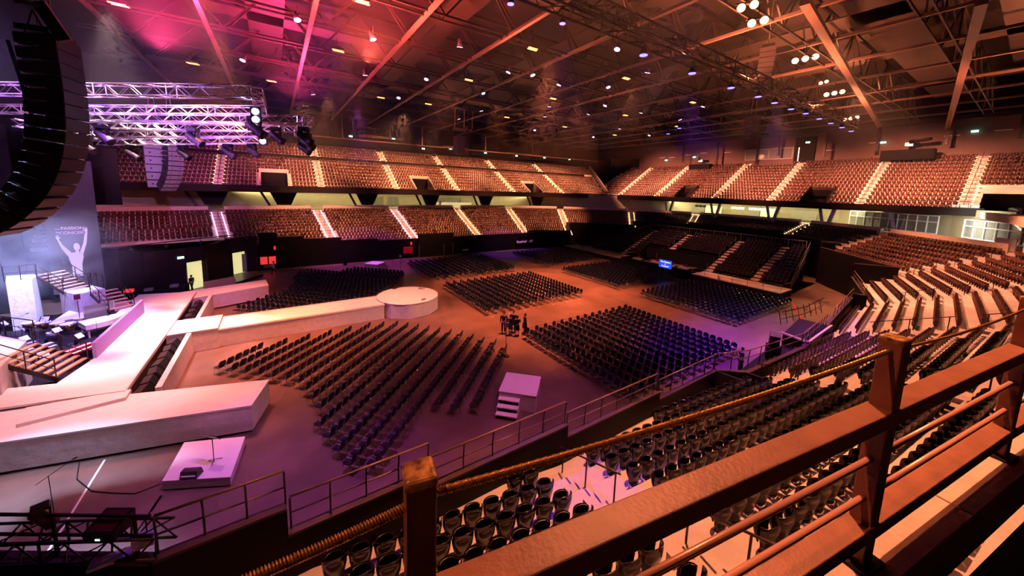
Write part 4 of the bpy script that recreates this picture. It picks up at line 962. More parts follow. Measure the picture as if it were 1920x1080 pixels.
# ------------------------------------------------------------------ trusses
def truss(label, p0, p1, w=.5, h=.5, seg=.55, mt='alu', r=.03, group='stage lighting trusses', name='lighting_truss', rb=.018, th=None):
    t = thing(name, label, 'truss', (0, 0, 0), 0, group)
    p0, p1 = Vector(p0), Vector(p1); d = (p1-p0); L = d.length; d.normalize(); a = Vector((-d.y, d.x, 0)).normalized(); b = Vector((0, 0, 1)); n = max(2, int(L/seg)); m = MB()
    cs = [a*(i*w/2)+b*(j*h/2) for i, j in ((-1, -1), (1, -1), (1, 1), (-1, 1))]
    for c in cs: m.tube(p0+c, p1+c, r, 6)
    m.build('chords', mt, t, smooth=True); m = MB()
    for q in range(4):
        c0, c1 = cs[q], cs[(q+1) % 4]
        for i in range(n):
            A = p0+d*(L*i/n); B = p0+d*(L*(i+1)/n)
            if i % 2: m.tube(A+c0, B+c1, rb, 4)
            else: m.tube(A+c1, B+c0, rb, 4)
            if i % 6 == 5: m.tube(B+c0, B+c1, rb*1.3, 4)
    m.build('lattice', mt, t); return t
truss('topmost bright truss over the stage', (-12.0, 28.6, 15.85), (-.5, 20.4, 16.0)); truss('second bright truss from the top over the stage', (-14.0, 33.5, 15.45), (-.4, 25.0, 15.95), .5, .42)
truss('long middle truss reaching furthest right over the stage', (-9.9, 32.8, 15.5), (1.9, 25.0, 15.75), .5, .42); truss('thin truss below the longest one over the stage', (-10.6, 36.4, 15.4), (1.5, 28.2, 15.55), .5, .38)
truss('second lowest truss over the stage', (-10.0, 37.4, 14.95), (-.2, 30.8, 15.35), .5, .38); truss('lowest truss over the stage', (-9.9, 36.6, 14.35), (-.5, 30.6, 14.85), .5, .40)
truss('short corner truss at the right end of the topmost stage truss', (-.5, 20.4, 16.0), (-.4, 25.0, 15.95), .45, .42, .5); truss('short corner truss at the far right end over the stage', (1.9, 25.0, 15.75), (1.5, 28.4, 15.3), .5, .42, .5)
truss('short slanted truss behind the big speaker array', (-12.2, 33.0, 14.9), (-9.6, 34.8, 14.6), .5, .4, .5)
# moving head lamps
def moving_head(label, loc, tilt=.9, rz=0.0, s=1.0):
    t = thing('moving_head_light', label, 'stage light', loc, rz, 'moving head stage lights'); t.scale = (s, s, s)
    m = MB(); m.box((0, 0, -.06), (.42, .34, .16)); m.build('base', 'blackmetal', t)
    m = MB()
    for sx in (-.21, .21): m.box((sx, 0, -.34), (.06, .16, .44))
    m.box((0, 0, -.16), (.46, .16, .06)); m.build('yoke', 'blackmetal', t)
    ax = Vector((math.sin(tilt), 0, -math.cos(tilt))); c = Vector((0, 0, -.48)); m = MB(); m.lathe([(.10, -.38), (.17, -.30), (.18, .1), (.20, .40), (.21, .45)], c, 14, axis=ax); m.build('head', 'spkb', t, smooth=True)
    m = MB(); m.lathe([(.17, .452), (.17, .462)], c, 14, axis=ax); m.build('lens', 'chrome', t); return t
mh = None
heads = [((-8.6, 26.4, 15.3), 'large one hanging right beside the big speaker array', 1.35), ((-8.4, 31.6, 15.0), 'second from left under the middle truss', 1.25), ((-3.9, 28.6, 15.0), 'in the middle of the long truss', 1.2), ((-.8, 25.3, 15.6), 'on the corner below the bright double lamp', 1.35), ((.2, 25.8, 15.2), 'hanging under the longest truss near its right third', 1.1), ((1.6, 25.2, 15.3), 'at the far right end of the longest truss', 1.2), ((1.8, 26.4, 15.1), 'just left of the right end cluster', 1.2), ((1.7, 27.6, 14.8), 'lowest in the right end cluster', 1.1), ((-8.1, 35.4, 14.2), 'left one under the lowest truss', 1.2), ((-5.2, 33.6, 14.3), 'middle one under the lowest truss', 1.1), ((-2.6, 32.0, 14.5), 'right one under the lowest truss', 1.15), ((-1.2, 31.2, 14.6), 'last one before the right end of the lowest truss', 1.1), ((-10.9, 33.6, 14.6), 'behind the array in the left cluster', 1.3), ((-10.2, 33.4, 14.3), 'lowest in the left cluster', 1.2), ((-9.9, 34.4, 14.5), 'rightmost in the left cluster', 1.2), ((-11.6, 33.0, 14.3), 'leftmost in the left cluster', 1.2)]
for i, (p, l, s) in enumerate(heads): moving_head('black moving head light '+l, p, .9, -.5, s)
# bright lamp panels on stage trusses
def blinder(label, loc, nx, nz, mt, s=.32, rz=0):
    t = thing('lamp_cluster', label, 'stage light', loc, rz); m = MB(); m.box((0, 0.06, 0), (nx*s+.06, .1, nz*s+.06)); m.build('housing', 'blackmetal', t); m = MB()
    for i in range(nx):
        for j in range(nz): m.lathe([(s*.40, 0), (s*.40, .03), (s*.1, .05)], ((i-(nx-1)/2)*s, .0, (j-(nz-1)/2)*s), 12, axis=(0, -1, 0))
    m.build('lamps', mt, t); return t
blinder('double bright white lamp at the right end of the topmost truss', (-.6, 20.9, 15.05), 1, 2, 'lampv', .36, -.3); blinder('bright violet lamp at the right end of the lowest truss', (-.55, 30.3, 14.75), 1, 1, 'lampv', .45, -.3); blinder('bright violet lamp at the left end behind the speaker array', (-9.3, 34.0, 14.75), 1, 1, 'lampv', .45, -.3)
# ------------------------------------------------------------------ speaker arrays
def line_array(label, top, n, w, h, dep, splay0, splay1, yaw, body, front, name='speaker_array'):
    t = thing(name, label, 'speaker array', top, yaw); ang = splay0; p = Vector((0, 0, 0))
    fr = MB(); fr.box((0, 0, .12), (w*1.02, dep*.8, .16)); fr.build('flying_frame', 'blackmetal', t)
    for i in range(n):
        ang = splay0+(splay1-splay0)*(i/(n-1))**(2.4 if n > 12 else 1.7); dn = Vector((0, math.sin(ang), -math.cos(ang))); fw = Vector((0, -math.cos(ang), -math.sin(ang)))
        q = p+dn*(h*.96); m = MB(); X = Vector((w/2, 0, 0)); bk = fw*(-dep/2); ft = fw*(dep/2)
        m.hexa([q-X+ft, q+X+ft, q+X*.9+bk-dn*.04, q-X*.9+bk-dn*.04, p-X+ft, p+X+ft, p+X*.9+bk+dn*.04, p-X*.9+bk+dn*.04]); c = m.build('cabinet', body, t)
        m = MB(); f0 = fw*(dep/2+.02); Xg = X*.97
        m.hexa([q-Xg+ft-dn*.02, q+Xg+ft-dn*.02, q+Xg+f0-dn*.02, q-Xg+f0-dn*.02, p-Xg+ft+dn*.02, p+Xg+ft+dn*.02, p+Xg+f0+dn*.02, p-Xg+f0+dn*.02]); m.build('grille', front, c)
        for s in (-1, 1):
            if front == 'spkg': m = MB(); mid = (p+q)/2+X*(s*.5)+f0; m.lathe([(h*.10, 0), (h*.10, .01)], mid, 8, axis=fw); m.build('badge', 'blackmetal', c)
            elif body == 'spkb' and n > 10: m = MB(); m.bar(q+X*s*1.01+ft*.2, q+X*s*1.01+bk*.7, .02, .035); m.build('rigging_link', 'alu', c)
        p = p+dn*h
    m = MB(); m.tube((-.3*w, 0, .2), (-.1*w, 0, 4), .03, 5); m.tube((.3*w, 0, .2), (.1*w, 0, 4), .03, 5); m.build('hanging_chains', 'rope' if body == 'spkb' else 'grey', t)
    return t
A = (-6.0, 18.79, 16.44)
line_array('huge black curved speaker array hanging at the left picture edge', tuple(A), 16, 1.15, .42, .95, -.03, 1.05, 1.38, 'spkb', 'spkside')
A = (-9.4, 48.1, 15.51); line_array('left pale speaker array hanging before the far seats', tuple(A), 6, 1.6, .72, .9, .0, .25, .15, 'spkside', 'spkg'); A = (-7.8, 45.8, 15.37)
line_array('right pale curved speaker array hanging before the far seats', tuple(A), 11, 1.3, .42, .8, .0, .8, .75, 'spkside', 'spkg')
A = (35.36, 14.67, 24.46); line_array('black speaker array hanging below the roof at upper right', tuple(A), 8, 1.5, .42, 1.1, .0, .3, .4, 'spkb', 'spkb')
A = (49.93, 21.5, 21.94); line_array('blue lit small speaker array above the rear tier', tuple(A), 6, 1.3, .5, 1, 0, .1, 1.2, 'spkside', 'spkside')
# extra drop beside array
t = thing('flying_frame_bracket', 'black hoist bracket and beam above the big speaker array', 'rigging', (-5.35, 17.63, 16.42)); m = MB(); m.bar((-.35, 0, .75), (.1, 0, -.25), .22, .3); m.build('bracket', 'blackmetal', t); m = MB(); m.lathe([(.26, 0), (.26, .12), (.2, .14)], (-.55, 0, .55), 16); m.build('hoist_motor', 'spkside', t); m = MB(); m.tube((-.5, 0, .5), (-.25, 0, -.2), .02, 5); m.tube((-.5, 0, .5), (-.7, 0, -.2), .02, 5); m.build('slings', 'blackmetal', t)
t = thing('cable_loom', 'thick dark cable loom hanging left of the big speaker array', 'cable', (-6.96, 19.17, 16.27)); m = MB(); m.path([(0, 0, 0), (.12, 0, -.9), (.22, 0, -1.8), (.42, 0, -3.4), (.5, 0, -4.6)], .05, 6); m.build('cables', 'blackmetal', t)
# ------------------------------------------------------------------ roof structure
BX = [-11.4, -4.2, 3.1, 10.3, 17.4, 24.2, 31.6, 38.8, 46, 53.4, 61, 68.2, 75.5, 83]; AY = [-1, 6.2, 13.4, 20.7, 27.8, 34.6, 41.5, 48.7, 56, 63.2, 70.5, 77.8]
for i, x in enumerate(BX):
    m = MB(); m.box((x, 34, 25.1), (.34 if i < 6 else .24, 100, .22)); o = m.build('roof_beam', 'steel'); tag(o, 'wide brown roof beam crossing the hall, %s from the stage end' % ORD[i+1], 'beam', 'cross beams of the roof')
for i, y in enumerate(AY):
    t = thing('roof_truss', 'long roof truss running from stage to rear, %s from the near side' % ORD[i+1], 'truss', (0, 0, 0), 0, 'long roof trusses')
    m = MB()
    for dy in (-.45, .45): m.box((38, y+dy, 25.1), (104, .12, .16))
    m.box((38, y, 29.4), (104, .25, .25)); m.build('chords', 'darksteel', t); m = MB()
    for k in range(28):
        x = -14+k*3.65; x2 = x+3.65
        m.bar((x, y-(.45 if k % 2 else 0), 25.1 if k % 2 else 29.4), (x2, y-(0 if k % 2 else .45), 29.4 if k % 2 else 25.1), .12, .12)
        m.bar((x, y+(.45 if k % 2 else 0), 25.1 if k % 2 else 29.4), (x2, y+(0 if k % 2 else .45), 29.4 if k % 2 else 25.1), .12, .12)
    m.build('bracing', 'darksteel', t)
random.seed(5)
# walkway gratings, ducts and panels under the deck
for i, (x, y, lx, ly) in enumerate([(14, 44, 3, 50), (28, 40, 3, 46), (42.4, 34, 3, 60), (57, 30, 3, 60), (71.8, 34, 3, 66), (0, 50, 3, 40), (60, 9.5, 44, 3.2), (40, 2.5, 60, 3.0), (35, 24.2, 80, 2.4), (35, 45, 80, 2.4), (35, 59.5, 80, 2.4)]):
    m = MB(); m.box((x, y, 27.4+.6*(i % 2)), (lx, ly, .12)); tag(m.build('roof_walkway', 'duct'), 'dim %s panel walkway high under the roof deck, %s in its row' % ('lengthwise' if lx > ly else 'crosswise', ORD[(i if i < 6 else i-6)+1]), 'walkway', 'roof walkways')
# thick sloping beams at the upper right
for i, (p, q) in enumerate((((29.8, 10.5, 24.9), (88, 17.6, 24.75)), ((38.5, 3.9, 24.9), (88, 10.0, 23.7)))):
    m = MB(); m.bar(p, q, .55, .35); tag(m.build('main_beam', 'steel'), ['thick brown beam at upper right ending left', 'thick brown beam at the far upper right'][i], 'beam')
# hanging columns by the rear wall
for i, (y, z1) in enumerate([(53, 20.2), (44.5, 19.3), (36.0, 19.0), (32, 20.6), (24.6, 20.0), (17.5, 20.5), (9.8, 21), (3.2, 21.4)]):
    m = MB(); m.box((87.5, y, (25+z1)/2), (.35, .35, 25-z1)); m.box((87.5, y, z1+.05), (.45, .45, .1)); tag(m.build('hanging_post', 'darksteel'), 'dark post hanging from the roof before the rear wall, %s from the left' % ORD[i+1], 'post', 'hanging posts')
m = MB(); m.box((87.3, 38, 24.9), (.4, 84, .6)); tag(m.build('rear_edge_beam', 'darksteel'), 'dark horizontal beam along the top of the rear wood wall', 'beam')
# rear wall: booth window, light strips, doorway
t = struct(MB().box((89.9, 34.8, 20.6), (.35, 9.6, 4.4)).build('window_1', 'wood'))
m = MB()
for y in (30.3, 34.6, 39.2): m.box((89.65, y, 21.3), (.2, .22, 2.2))
for z in (20.2, 22.4): m.box((89.65, 34.75, z), (.2, 9.1, .2))
m.build('window_frame', 'cream', t); m = MB(); m.box((89.68, 34.75, 21.3), (.08, 8.8, 2.1)); m.build('pane', 'glass', t)
d = struct(MB().box((89.85, 28.4, 21.6), (.3, 3.4, 5.4)).build('door_3', 'dark')); m = MB(); m.box((89.6, 29.3, 20.7), (.1, .14, 3.2)); m.build('door_edge', 'glow', d)
for i, (y, z) in enumerate([(57.5, 21.9), (53, 22.3), (49, 22.5), (43.4, 22.3), (24.6, 21.4), (18.3, 22.3), (9.6, 22.6), (4.8, 22.9), (60.5, 22.0)]):
    m = MB(); m.box((89.9, y, z), (.1, 1.6, .12)); tag(m.build('wall_light_strip', 'paper'), 'short pale strip on the rear wood wall, %s of its row' % ORD[i+1], 'light strip', 'pale wall strips')
for i, (x, y, z) in enumerate([(89.6, 59, 21.2), (89.6, 51.2, 21.6), (89.6, 28, 23.2), (89.6, 17.2, 22.2), (89.6, 7.4, 23.0)]+[(q, 84, zz) for q, zz in ((14, 22.2), (23, 22.6), (30, 21.0), (37, 21.6), (47, 21.4), (57, 21.4), (67, 21.6), (77, 21.8), (85, 21.4))]):
    m = MB(); m.box((0, 0, 0), (.1, .7, .3) if x > 89 else (.7, .1, .3)); tag(m.build('exit_sign', 'exit', loc=(x, y, z)), 'small green exit sign high on the %s, %s from the left' % (('rear wood wall', ORD[i+1]) if x > 89 else ('far dark wall', ORD[i-4])), 'sign', 'green exit signs')
# follow spot nest
def followspot(loc, rz, label):
    t = thing('follow_spot', label, 'spotlight', loc, rz); m = MB(); m.tube((-.2, 0, 1.3), (1.9, 0, 1.5), .22, 12, .26); m.box((-.4, 0, 1.3), (.6, .5, .6)); m.build('barrel', 'blackmetal', t); m = MB()
    for a in (0, 2.1, 4.2): m.tube((.5, 0, 1.1), (.5+.5*math.cos(a), .5*math.sin(a), 0), .03, 5)
    m.build('tripod', 'blackmetal', t); m = MB(); m.box((-1.0, .3, .95), (.5, .9, .5)); m.build('control_box', 'glow', t)
m = MB(); m.box((86.8, 13.6, 19.6), (2.0, 6.0, 1.6)); tag(m.build('spot_platform', 'black'), 'black platform box carrying the follow spot above the rear tier', 'platform'); followspot((86.6, 12.9, 20.4), -2.0, 'black follow spot on its stand above the right rear seats')
m = MB(); m.box((87.4, 48.0, 18.8), (2.0, 5.0, 1.4)); tag(m.build('spot_platform', 'black'), 'black platform box in the top rows at the left of the rear tier', 'platform'); followspot((87.2, 48.5, 19.5), -2.6, 'black follow spot standing at the left of the rear tier')
# pipes, catwalk and hangers above the far tier
m = MB(); m.tube((6, 78, 20.85), (88, 78, 21.4), .13, 8); tag(m.build('horizontal_pipe', 'steel'), 'long brown pipe running above the far upper tier', 'pipe')
for i, (x, z0) in enumerate([(11.5, 21), (27.5, 21), (35, 21.5), (43.5, 21.4), (58, 21.4), (66, 21.6), (20.5, 22)]):
    m = MB(); m.tube((x, 77.8, z0), (x, 77.8, 25), .14 if i in (0, 1, 3) else .05, 6); tag(m.build('hanger_rod', 'steel'), 'vertical hanger %s above the far tier pipe, %s' % ('column' if i in (0, 1, 3) else 'rod', ['leftmost', 'second column', 'thin one left of the speaker rig', 'third column', 'thin one above the corner', 'thin one furthest right', 'thin one between the first two columns'][i]), 'hanger')
def small_truss(label, p0, p1, s=.3): truss(label, p0, p1, s, s, .45, 'steel', .03, 'small roof trusses', 'hanging_truss', .018)
small_truss('small lit truss above the far tier nearest the stage', (14, 76, 21.6), (23, 76, 21.6)); small_truss('small lit truss above the middle of the far tier', (32, 77, 21.2), (38, 77, 21.2)); small_truss('small lit truss above the corner of the far tier', (49, 77, 21.1), (57, 77, 21.1))
small_truss('lit truss hanging at the left of the rear wall', (70, 50, 24), (70, 44, 24), .5); small_truss('lit truss hanging above the booth window', (74, 36, 24), (74, 31, 24), .5)
# dark speaker rig with looping cables
t = thing('speaker_rig', 'dark speaker rig with looping yellow cables hanging below the roof centre', 'speaker rig', (21.8, 46.5, 20.5)); m = MB(); m.box((0, 0, -2.6), (1.2, 1.2, 2.4)); m.build('speaker', 'spkside', t)
m = MB()
for x in (-.7, .7): m.tube((x, 0, -.2), (x, 0, 2.4), .05, 5)
m.path([(1.1, 0, .0)]+[(1.1+1.0*math.sin(a)*.9, 0, -.2-.7*math.sin(a*1.0)+1.2*(1-math.cos(a))*.9) for a in [i*.28 for i in range(8)]]+[(2.0, 0, 2.2)], .04, 5); m.build('cables', 'cable', t)
m = MB(); m.box((0, 0, -.4), (2.0, .3, .3)); m.build('lower_beam', 'steel', t); m = MB(); m.box((0, 0, 2.4), (2.2, .3, .2)); m.build('upper_beam', 'steel', t)
# ceiling lamps (orange floods) with glowing faces; the spots are placed apart
def spot(loc, tgt, col, W, ang=60, blend=.6, size=.4, name='wash_fill_spot'):
    l = bpy.data.lights.new(name, 'SPOT'); l.color = col; l.energy = W; l.spot_size = math.radians(ang); l.spot_blend = blend; l.shadow_soft_size = size
    o = bpy.data.objects.new(name, l); COL.objects.link(o); o.location = loc; o.rotation_euler = (Vector(tgt)-Vector(loc)).to_track_quat('-Z', 'Y').to_euler(); return o
fl_ = None; k = 0
LAMPS = [(-8.6, 37.7), (-6.6, 51.1), (5.3, 26.7), (5.3, 37.3), (.2, 53.3), (12.7, 52.6), (18.6, 37.5), (18.9, 26.0), (31.4, 26.2), (31, 37.6), (19.2, 51.8), (46, 27.2), (46, 38), (33, 52), (46, 52), (60, 38), (60, 52)]
for i, (x, y) in enumerate(LAMPS):
    if fl_ is None:
        fl_ = thing('ceiling_flood', 'x', 'ceiling light', (x, y, 24.0), 0, 'orange ceiling floods'); m = MB(); m.box((0, 0, .12), (1.0, .6, .22)); m.tube((0, 0, .2), (0, 0, 1.1), .03, 5); m.build('housing', 'blackmetal', fl_); m = MB()
        m.box((0, -.14, 0), (.9, .16, .04)); m.box((.12, .14, 0), (.9, .16, .04)); m.build('lamp_face', 'lampo', fl_); o = fl_
    else: o = dup(fl_, (x, y, 24.0))
    o['label'] = 'glowing orange ceiling flood %s' % (['at the upper left picture corner', 'above the stage trusses', 'at the top edge left of centre', 'upper left of the centre', 'behind the stage trusses', 'above the far tier left part', 'near the picture middle top', 'right of the middle under the roof', 'in the upper centre right', 'far centre of the roof', 'above the far tier middle', 'above the dark small array', 'above the grandstand', 'above the far tier right part', 'near the far corner', 'deep under the rear roof', 'deepest in the far corner'][i])
# clusters of bright warm lamps at the upper right
for i, (x, y, z, n, l) in enumerate([(26.1, 12.3, 24.2, 2, 'upper left one of the two bright lamp pairs at the top edge'), (27.5, 12.2, 23.6, 2, 'lower right one of the two bright lamp pairs at the top edge'), (38.5, 13.0, 23.8, 3, 'bright triple lamp right of the hanging speaker array'), (53.2, 14.8, 23.8, 3, 'bright triple lamp before the long truss end'), (70, 17.2, 23.6, 3, 'bright triple lamp furthest away at the truss end'), (46.5, 13.9, 23.6, 2, 'small pair of lamps between the triple lamps')]):
    t = thing('lamp_group', l, 'ceiling light', (x, y, z), -.9, 'warm roof lamps'); s = .62 if n > 2 or i < 2 else .4; m = MB(); m.bar((-(n)*s*.6, .0, .25), (n*s*.6, 0, .25), .08, .08); m.tube((0, 0, .2), (0, 0, 1.3), .03, 5); m.build('bracket', 'blackmetal', t)
    for q in range(n):
        m = MB(); m.lathe([(s*.30, -.25), (s*.45, 0), (s*.40, .02)], ((q-(n-1)/2)*s*1.15, 0, .12*q), 12, axis=(-.35, -.8, -.55)); c = m.build('lamp', 'blackmetal', t)
        m = MB(); m.lathe([(s*.40, .025), (s*.36, .05)], ((q-(n-1)/2)*s*1.15, 0, .12*q), 12, axis=(-.35, -.8, -.55)); m.build('lens', 'lampw', c)
# long dark truss at the upper right with blue lamps
truss('long dark truss with blue lamps crossing the upper right', (8.0, 12.9, 20.4), (56, 13.4, 20.6), .9, .9, 1.0, 'darksteel', .06, 'roof lighting trusses', 'lighting_truss', .03)
bl = None
for i, (x, y, z) in enumerate([(13.4, 21, 24), (17.9, 21, 24), (17.4, 13.4, 19.6), (22.3, 13.4, 19.6), (27.3, 13.4, 19.6), (31.6, 13.4, 19.7), (34.6, 13.4, 19.7), (38, 13.4, 19.7), (41.4, 13.4, 19.8), (45, 13.4, 19.8), (48.4, 13.4, 19.8), (52, 13.4, 19.8), (55.4, 13.4, 19.8), (44, 27.5, 20.5), (47, 31, 20.5)]):
    if bl is None:
        bl = thing('blue_lamp', 'x', 'ceiling light', (x, y, z), 0, 'blue lamps under the roof'); m = MB(); m.lathe([(.1, .45), (.2, .3), (.24, .03)], n=12); m.tube((0, 0, .4), (0, 0, .85), .03, 5); m.build('housing', 'blackmetal', bl); m = MB(); m.lathe([(.22, 0), (.22, .03)], n=12); m.build('lens', 'lampb', bl); o = bl
    else: o = dup(bl, (x, y, z))
    o['label'] = 'downward blue lamp %s' % (['at the top edge left of the dark truss', 'second from the top edge left of the dark truss']+['under the dark truss, %s along it from the near end' % ORD[q] for q in range(1, 12)]+['below the dark truss over the rear chairs', 'lowest one over the rear chairs'])[i]
# small globe lamps and hanging theatre lamps among the roof grid
gl = None; random.seed(3)
gpos = [(7, 31), (9, 44), (14, 30), (15, 41), (14, 48.5), (22, 30), (23, 42), (21, 33), (26, 48), (28, 33), (33, 30), (34, 42), (38, 48), (37, 34), (42, 42), (44, 33.6), (52, 44), (56, 35), (62, 45), (50, 28), (-2, 44), (2, 33), (25, 22), (30, 22.5), (5, 58), (28, 60), (45, 60), (60, 58)]
gpos.sort(); gb = [0, 0, 0]
for i, (x, y) in enumerate(gpos):
    bay = 0 if y < 35 else 1 if y < 47 else 2; gb[bay] += 1
    z = 24.2 if i % 3 else 23.4
    if gl is None:
        gl = thing('roof_spotlight', 'x', 'spotlight', (x, y, z), 0, 'small roof spotlights with glowing lenses'); m = MB(); m.lathe([(.16, .6), (.2, .25), (.26, 0)], n=12, axis=(.3, .2, .93)); m.tube((0, 0, .3), (0, 0, 1.0), .03, 5); m.build('can', 'spkside', gl, smooth=True); m = MB(); m.lathe([(.24, -.01), (.24, -.04)], n=12, axis=(.3, .2, .93)); m.build('lens', 'stripv', gl); o = gl  # violet glow put into each lens
    else: o = dup(gl, (x, y, z), random.uniform(0, 6))
    o['label'] = 'small violet roof spotlight, %s from the stage in the %s third of the roof' % (ORD[gb[bay]], ['near', 'middle', 'far'][bay])
# ------------------------------------------------------------------ concourse details behind the far and rear lower tiers
lb = ['tall lit opening']
t = thing('concourse_ceiling_light', 'glowing warm ceiling of the far concourse', 'light', (0, 0, 0)); m = MB()
for x in range(-14, 64, 6): m.box((x, 74.5, 10.45), (3.6, 1.0, .06))
m.build('lamp_panels', 'bright', t)
t = thing('concourse_ceiling_light', 'glowing warm ceiling of the rear concourse', 'light', (0, 0, 0)); m = MB()
for y in range(8, 62, 6): m.box((82, y, 10.45), (1.0, 3.6, .06))
m.build('lamp_panels', 'bright', t)
vx = [-8.1, 1.0, 9.8, 15.0, 25.8, 29.5, 40.5, 56]
for i, x in enumerate([-8.1, 1.2, 14.6, 27.2, 40.4, 55.5]):
    t = thing('concourse_column', 'dark V shaped pillar under the far balcony, %s from the stage' % ORD[i+1], 'pillar', (x, 71.6, 0)); m = MB()
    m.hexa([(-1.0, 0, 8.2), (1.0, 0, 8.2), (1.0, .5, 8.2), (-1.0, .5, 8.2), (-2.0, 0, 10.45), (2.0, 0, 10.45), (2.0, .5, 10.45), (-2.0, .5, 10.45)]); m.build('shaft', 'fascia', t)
    m = MB(); m.bar((-3.2, .2, 10.45), (-2.0, .2, 8.0), .3, .35); m.build('slanted_strut', 'darksteel', t)
for i, y in enumerate([60, 50, 39.2, 28.6, 20.6, 12]):
    t = thing('concourse_column', 'slanted grey pillar under the rear balcony, %s from the left' % ORD[i+1], 'pillar', (78.6, y, 0)); m = MB(); m.bar((0, -.3, 7.4), (0, -1.0, 10.5), .5, .5); m.bar((0, .3, 7.4), (0, 1.0, 10.5), .3, .4); m.build('shafts', 'lilac' if i == 4 else 'grey', t)
random.seed(9)
def item(name, label, cat, mb, mt): return tag(mb.build(name, mt), label, cat)
for i, x in enumerate([-15, -10.5, -4.0, 3.2, 7.5, 17.5, 21.0, 34.5, 46.8, 50.5, 60.5]):
    m = MB(); w = [2.2, 2.8, 3.4, 3.0, 2.0, 3, 2.2, 5, 3.4, 2, 2.4][i]; m.box((0, 0, 0), (w, .12, 1.7)); o = tag(m.build('window_bay', 'creamdk', loc=(x, 77.6, 8.75)), 'grey glazed bay in the far concourse, %s from the stage' % ORD[i+1], 'window'); m = MB()
    for q in range(int(w)+1): m.box((-w/2+w*q/int(w), -.08, 0), (.06, .06, 1.7))
    m.build('mullions', 'cream', o)
m = MB(); m.box((33.5, 76.4, 8.0), (11, .8, 1.1)); item('bar_counter', 'lit white bar counter in the far concourse', 'counter', m, 'paper')
m = MB()
for q in range(16): m.tube((28.5+q*.7, 76.3, 8.55), (28.5+q*.7, 76.3, 8.9+.08*(q % 3)), .06, 6)
item('bottles', 'row of bottles and cups on the far bar counter', 'bottles', m, 'brass')['kind'] = 'stuff'
person('small figure in black standing at the far bar', (29.6, 75.6, 7.45), 3.0, h=1.7); person('second small figure in black at the far bar', (30.8, 75.4, 7.45), 2.6, h=1.75)
for i, y in enumerate([62, 57, 46, 42.5, 34.5, 31.5, 25.5, 16.2]):
    m = MB(); w = [4, 3.4, 3, 3.6, 3, 2.6, 4, 4][i]; m.box((0, 0, 0), (.12, w, 1.8)); tag(m.build('window_bay', ['creamdk', 'yellow'][i in (3, 5)], loc=(84.4, y, 8.7)), 'panelled bay in the rear concourse, %s from the left' % ORD[i+1], 'window')
for i, y in enumerate([36.5, 33.0, 30.2, 44.5]):
    t = thing('hanging_menu_screens', 'row of small hanging screens in the rear concourse, %s set' % ['left', 'middle', 'right', 'leftmost dim'][i], 'screen', (82.5, y, 9.5)); m = MB()
    for q in range(3): m.box((0, -.9+q*.9, 0), (.06, .8, .5))
    m.build('screens', 'paper' if i < 3 else 'blackmetal', t); m = MB()
    for q in range(3): m.tube((0, -.9+q*.9, .2), (0, -.9+q*.9, .9), .02, 4)
    m.build('brackets', 'blackmetal', t)
def glazing(nm, a, b, n, z0, z1):
    t = MB(); t.bar((*a, (z0+z1)/2), (*b, (z0+z1)/2), .1, z1-z0, up=(0, 0, 1)); t = struct(t.build(nm, 'glass')); m = MB()
    for q in range(n+1): f = q/n; x, y = a[0]+(b[0]-a[0])*f, a[1]+(b[1]-a[1])*f; m.tube((x-.1, y+.08, z0), (x-.1, y+.08, z1), .08, 5)
    for z in (z0+.1, z0+(z1-z0)*.65, z1-.05): m.bar((a[0]-.1, a[1]+.08, z), (b[0]-.1, b[1]+.08, z), .12, .12)
    m.build('window_frame', 'paper', t); return t
glazing('window_2', (75.8, 7.8), (83.6, 18.6), 10, 7.6, 10.2)
glazing('window_3', (60.5, -2.6), (73.8, 5.4), 9, 7.6, 10.0)
# white guard panel and pink parapet at the top of the near corner
m = MB(); m.bar((61.4, 2.4, 8.0), (60.2, 1.1, 8.0), .1, 1.3); item('guard_panel', 'white guard panel at the top right end of the corner block', 'panel', m, 'whitewall')
m = MB(); m.bar((74.4, 4.6, 11.35), (74.4, 6.9, 11.35), .06, .9); t = item('sight_screen', 'white lit screen panel on the rear balcony corner', 'panel', m, 'whitewall'); m = MB()
for y in (4.6, 5.3, 6.2, 6.9): m.box((74.3, y, 11.35), (.08, .06, 1.0))
m.build('posts', 'darksteel', t)
# ------------------------------------------------------------------ arena side details
for i, (x, w) in enumerate(((42.2, 5.0), (49.2, 5.4))):
    t = thing('lit_side_room', 'open side room with shelves of gear in the far wall, %s one' % ['left', 'right'][i], 'opening', (x, 58.1, 0)); m = MB(); m.box((0, 0, 1.0), (w, .2, 2.0)); m.build('interior_shade', 'dark', t); m = MB(); random.seed(i)  # dark slab stands for the shaded inside of the room
    for q in range(9): m.box((-w*.4+q*w*.09, -.15, 1.35+.25*random.random()), (.4, .1, .3+.2*random.random()))
    m.build('lit_gear', 'paper', t)
t = thing('roller_door', 'red lower part of a roller door in the far corner', 'door', (57.3, 58.0, 0)); m = MB(); m.box((0, 0, .75), (4.6, .15, 1.5)); m.build('red_leaf', 'red', t); m = MB(); m.box((0, 0, 2.2), (4.6, .2, 1.3)); m.build('grey_leaf', 'dark2', t)
m = MB(); m.lathe([(.45, 0), (.45, .05)], (63.4, 57.9, 1.9), 16, axis=(0, -1, 0)); item('round_sign', 'small round red sign right of the roller door', 'sign', m, 'red')
t = thing('fire_cabinet', 'red pair of fire hose boxes at the far wall by the walking person', 'fire cabinet', (-1.6, 58.15, 0)); m = MB(); m.box((-.1, 0, 1.3), (.8, .2, 1.0)); m.box((.85, 0, 1.3), (.8, .2, 1.0)); m.build('boxes', 'redem', t); m = MB(); m.box((.4, -.15, .5), (1.2, .2, .4)); m.build('shelf', 'grey', t)
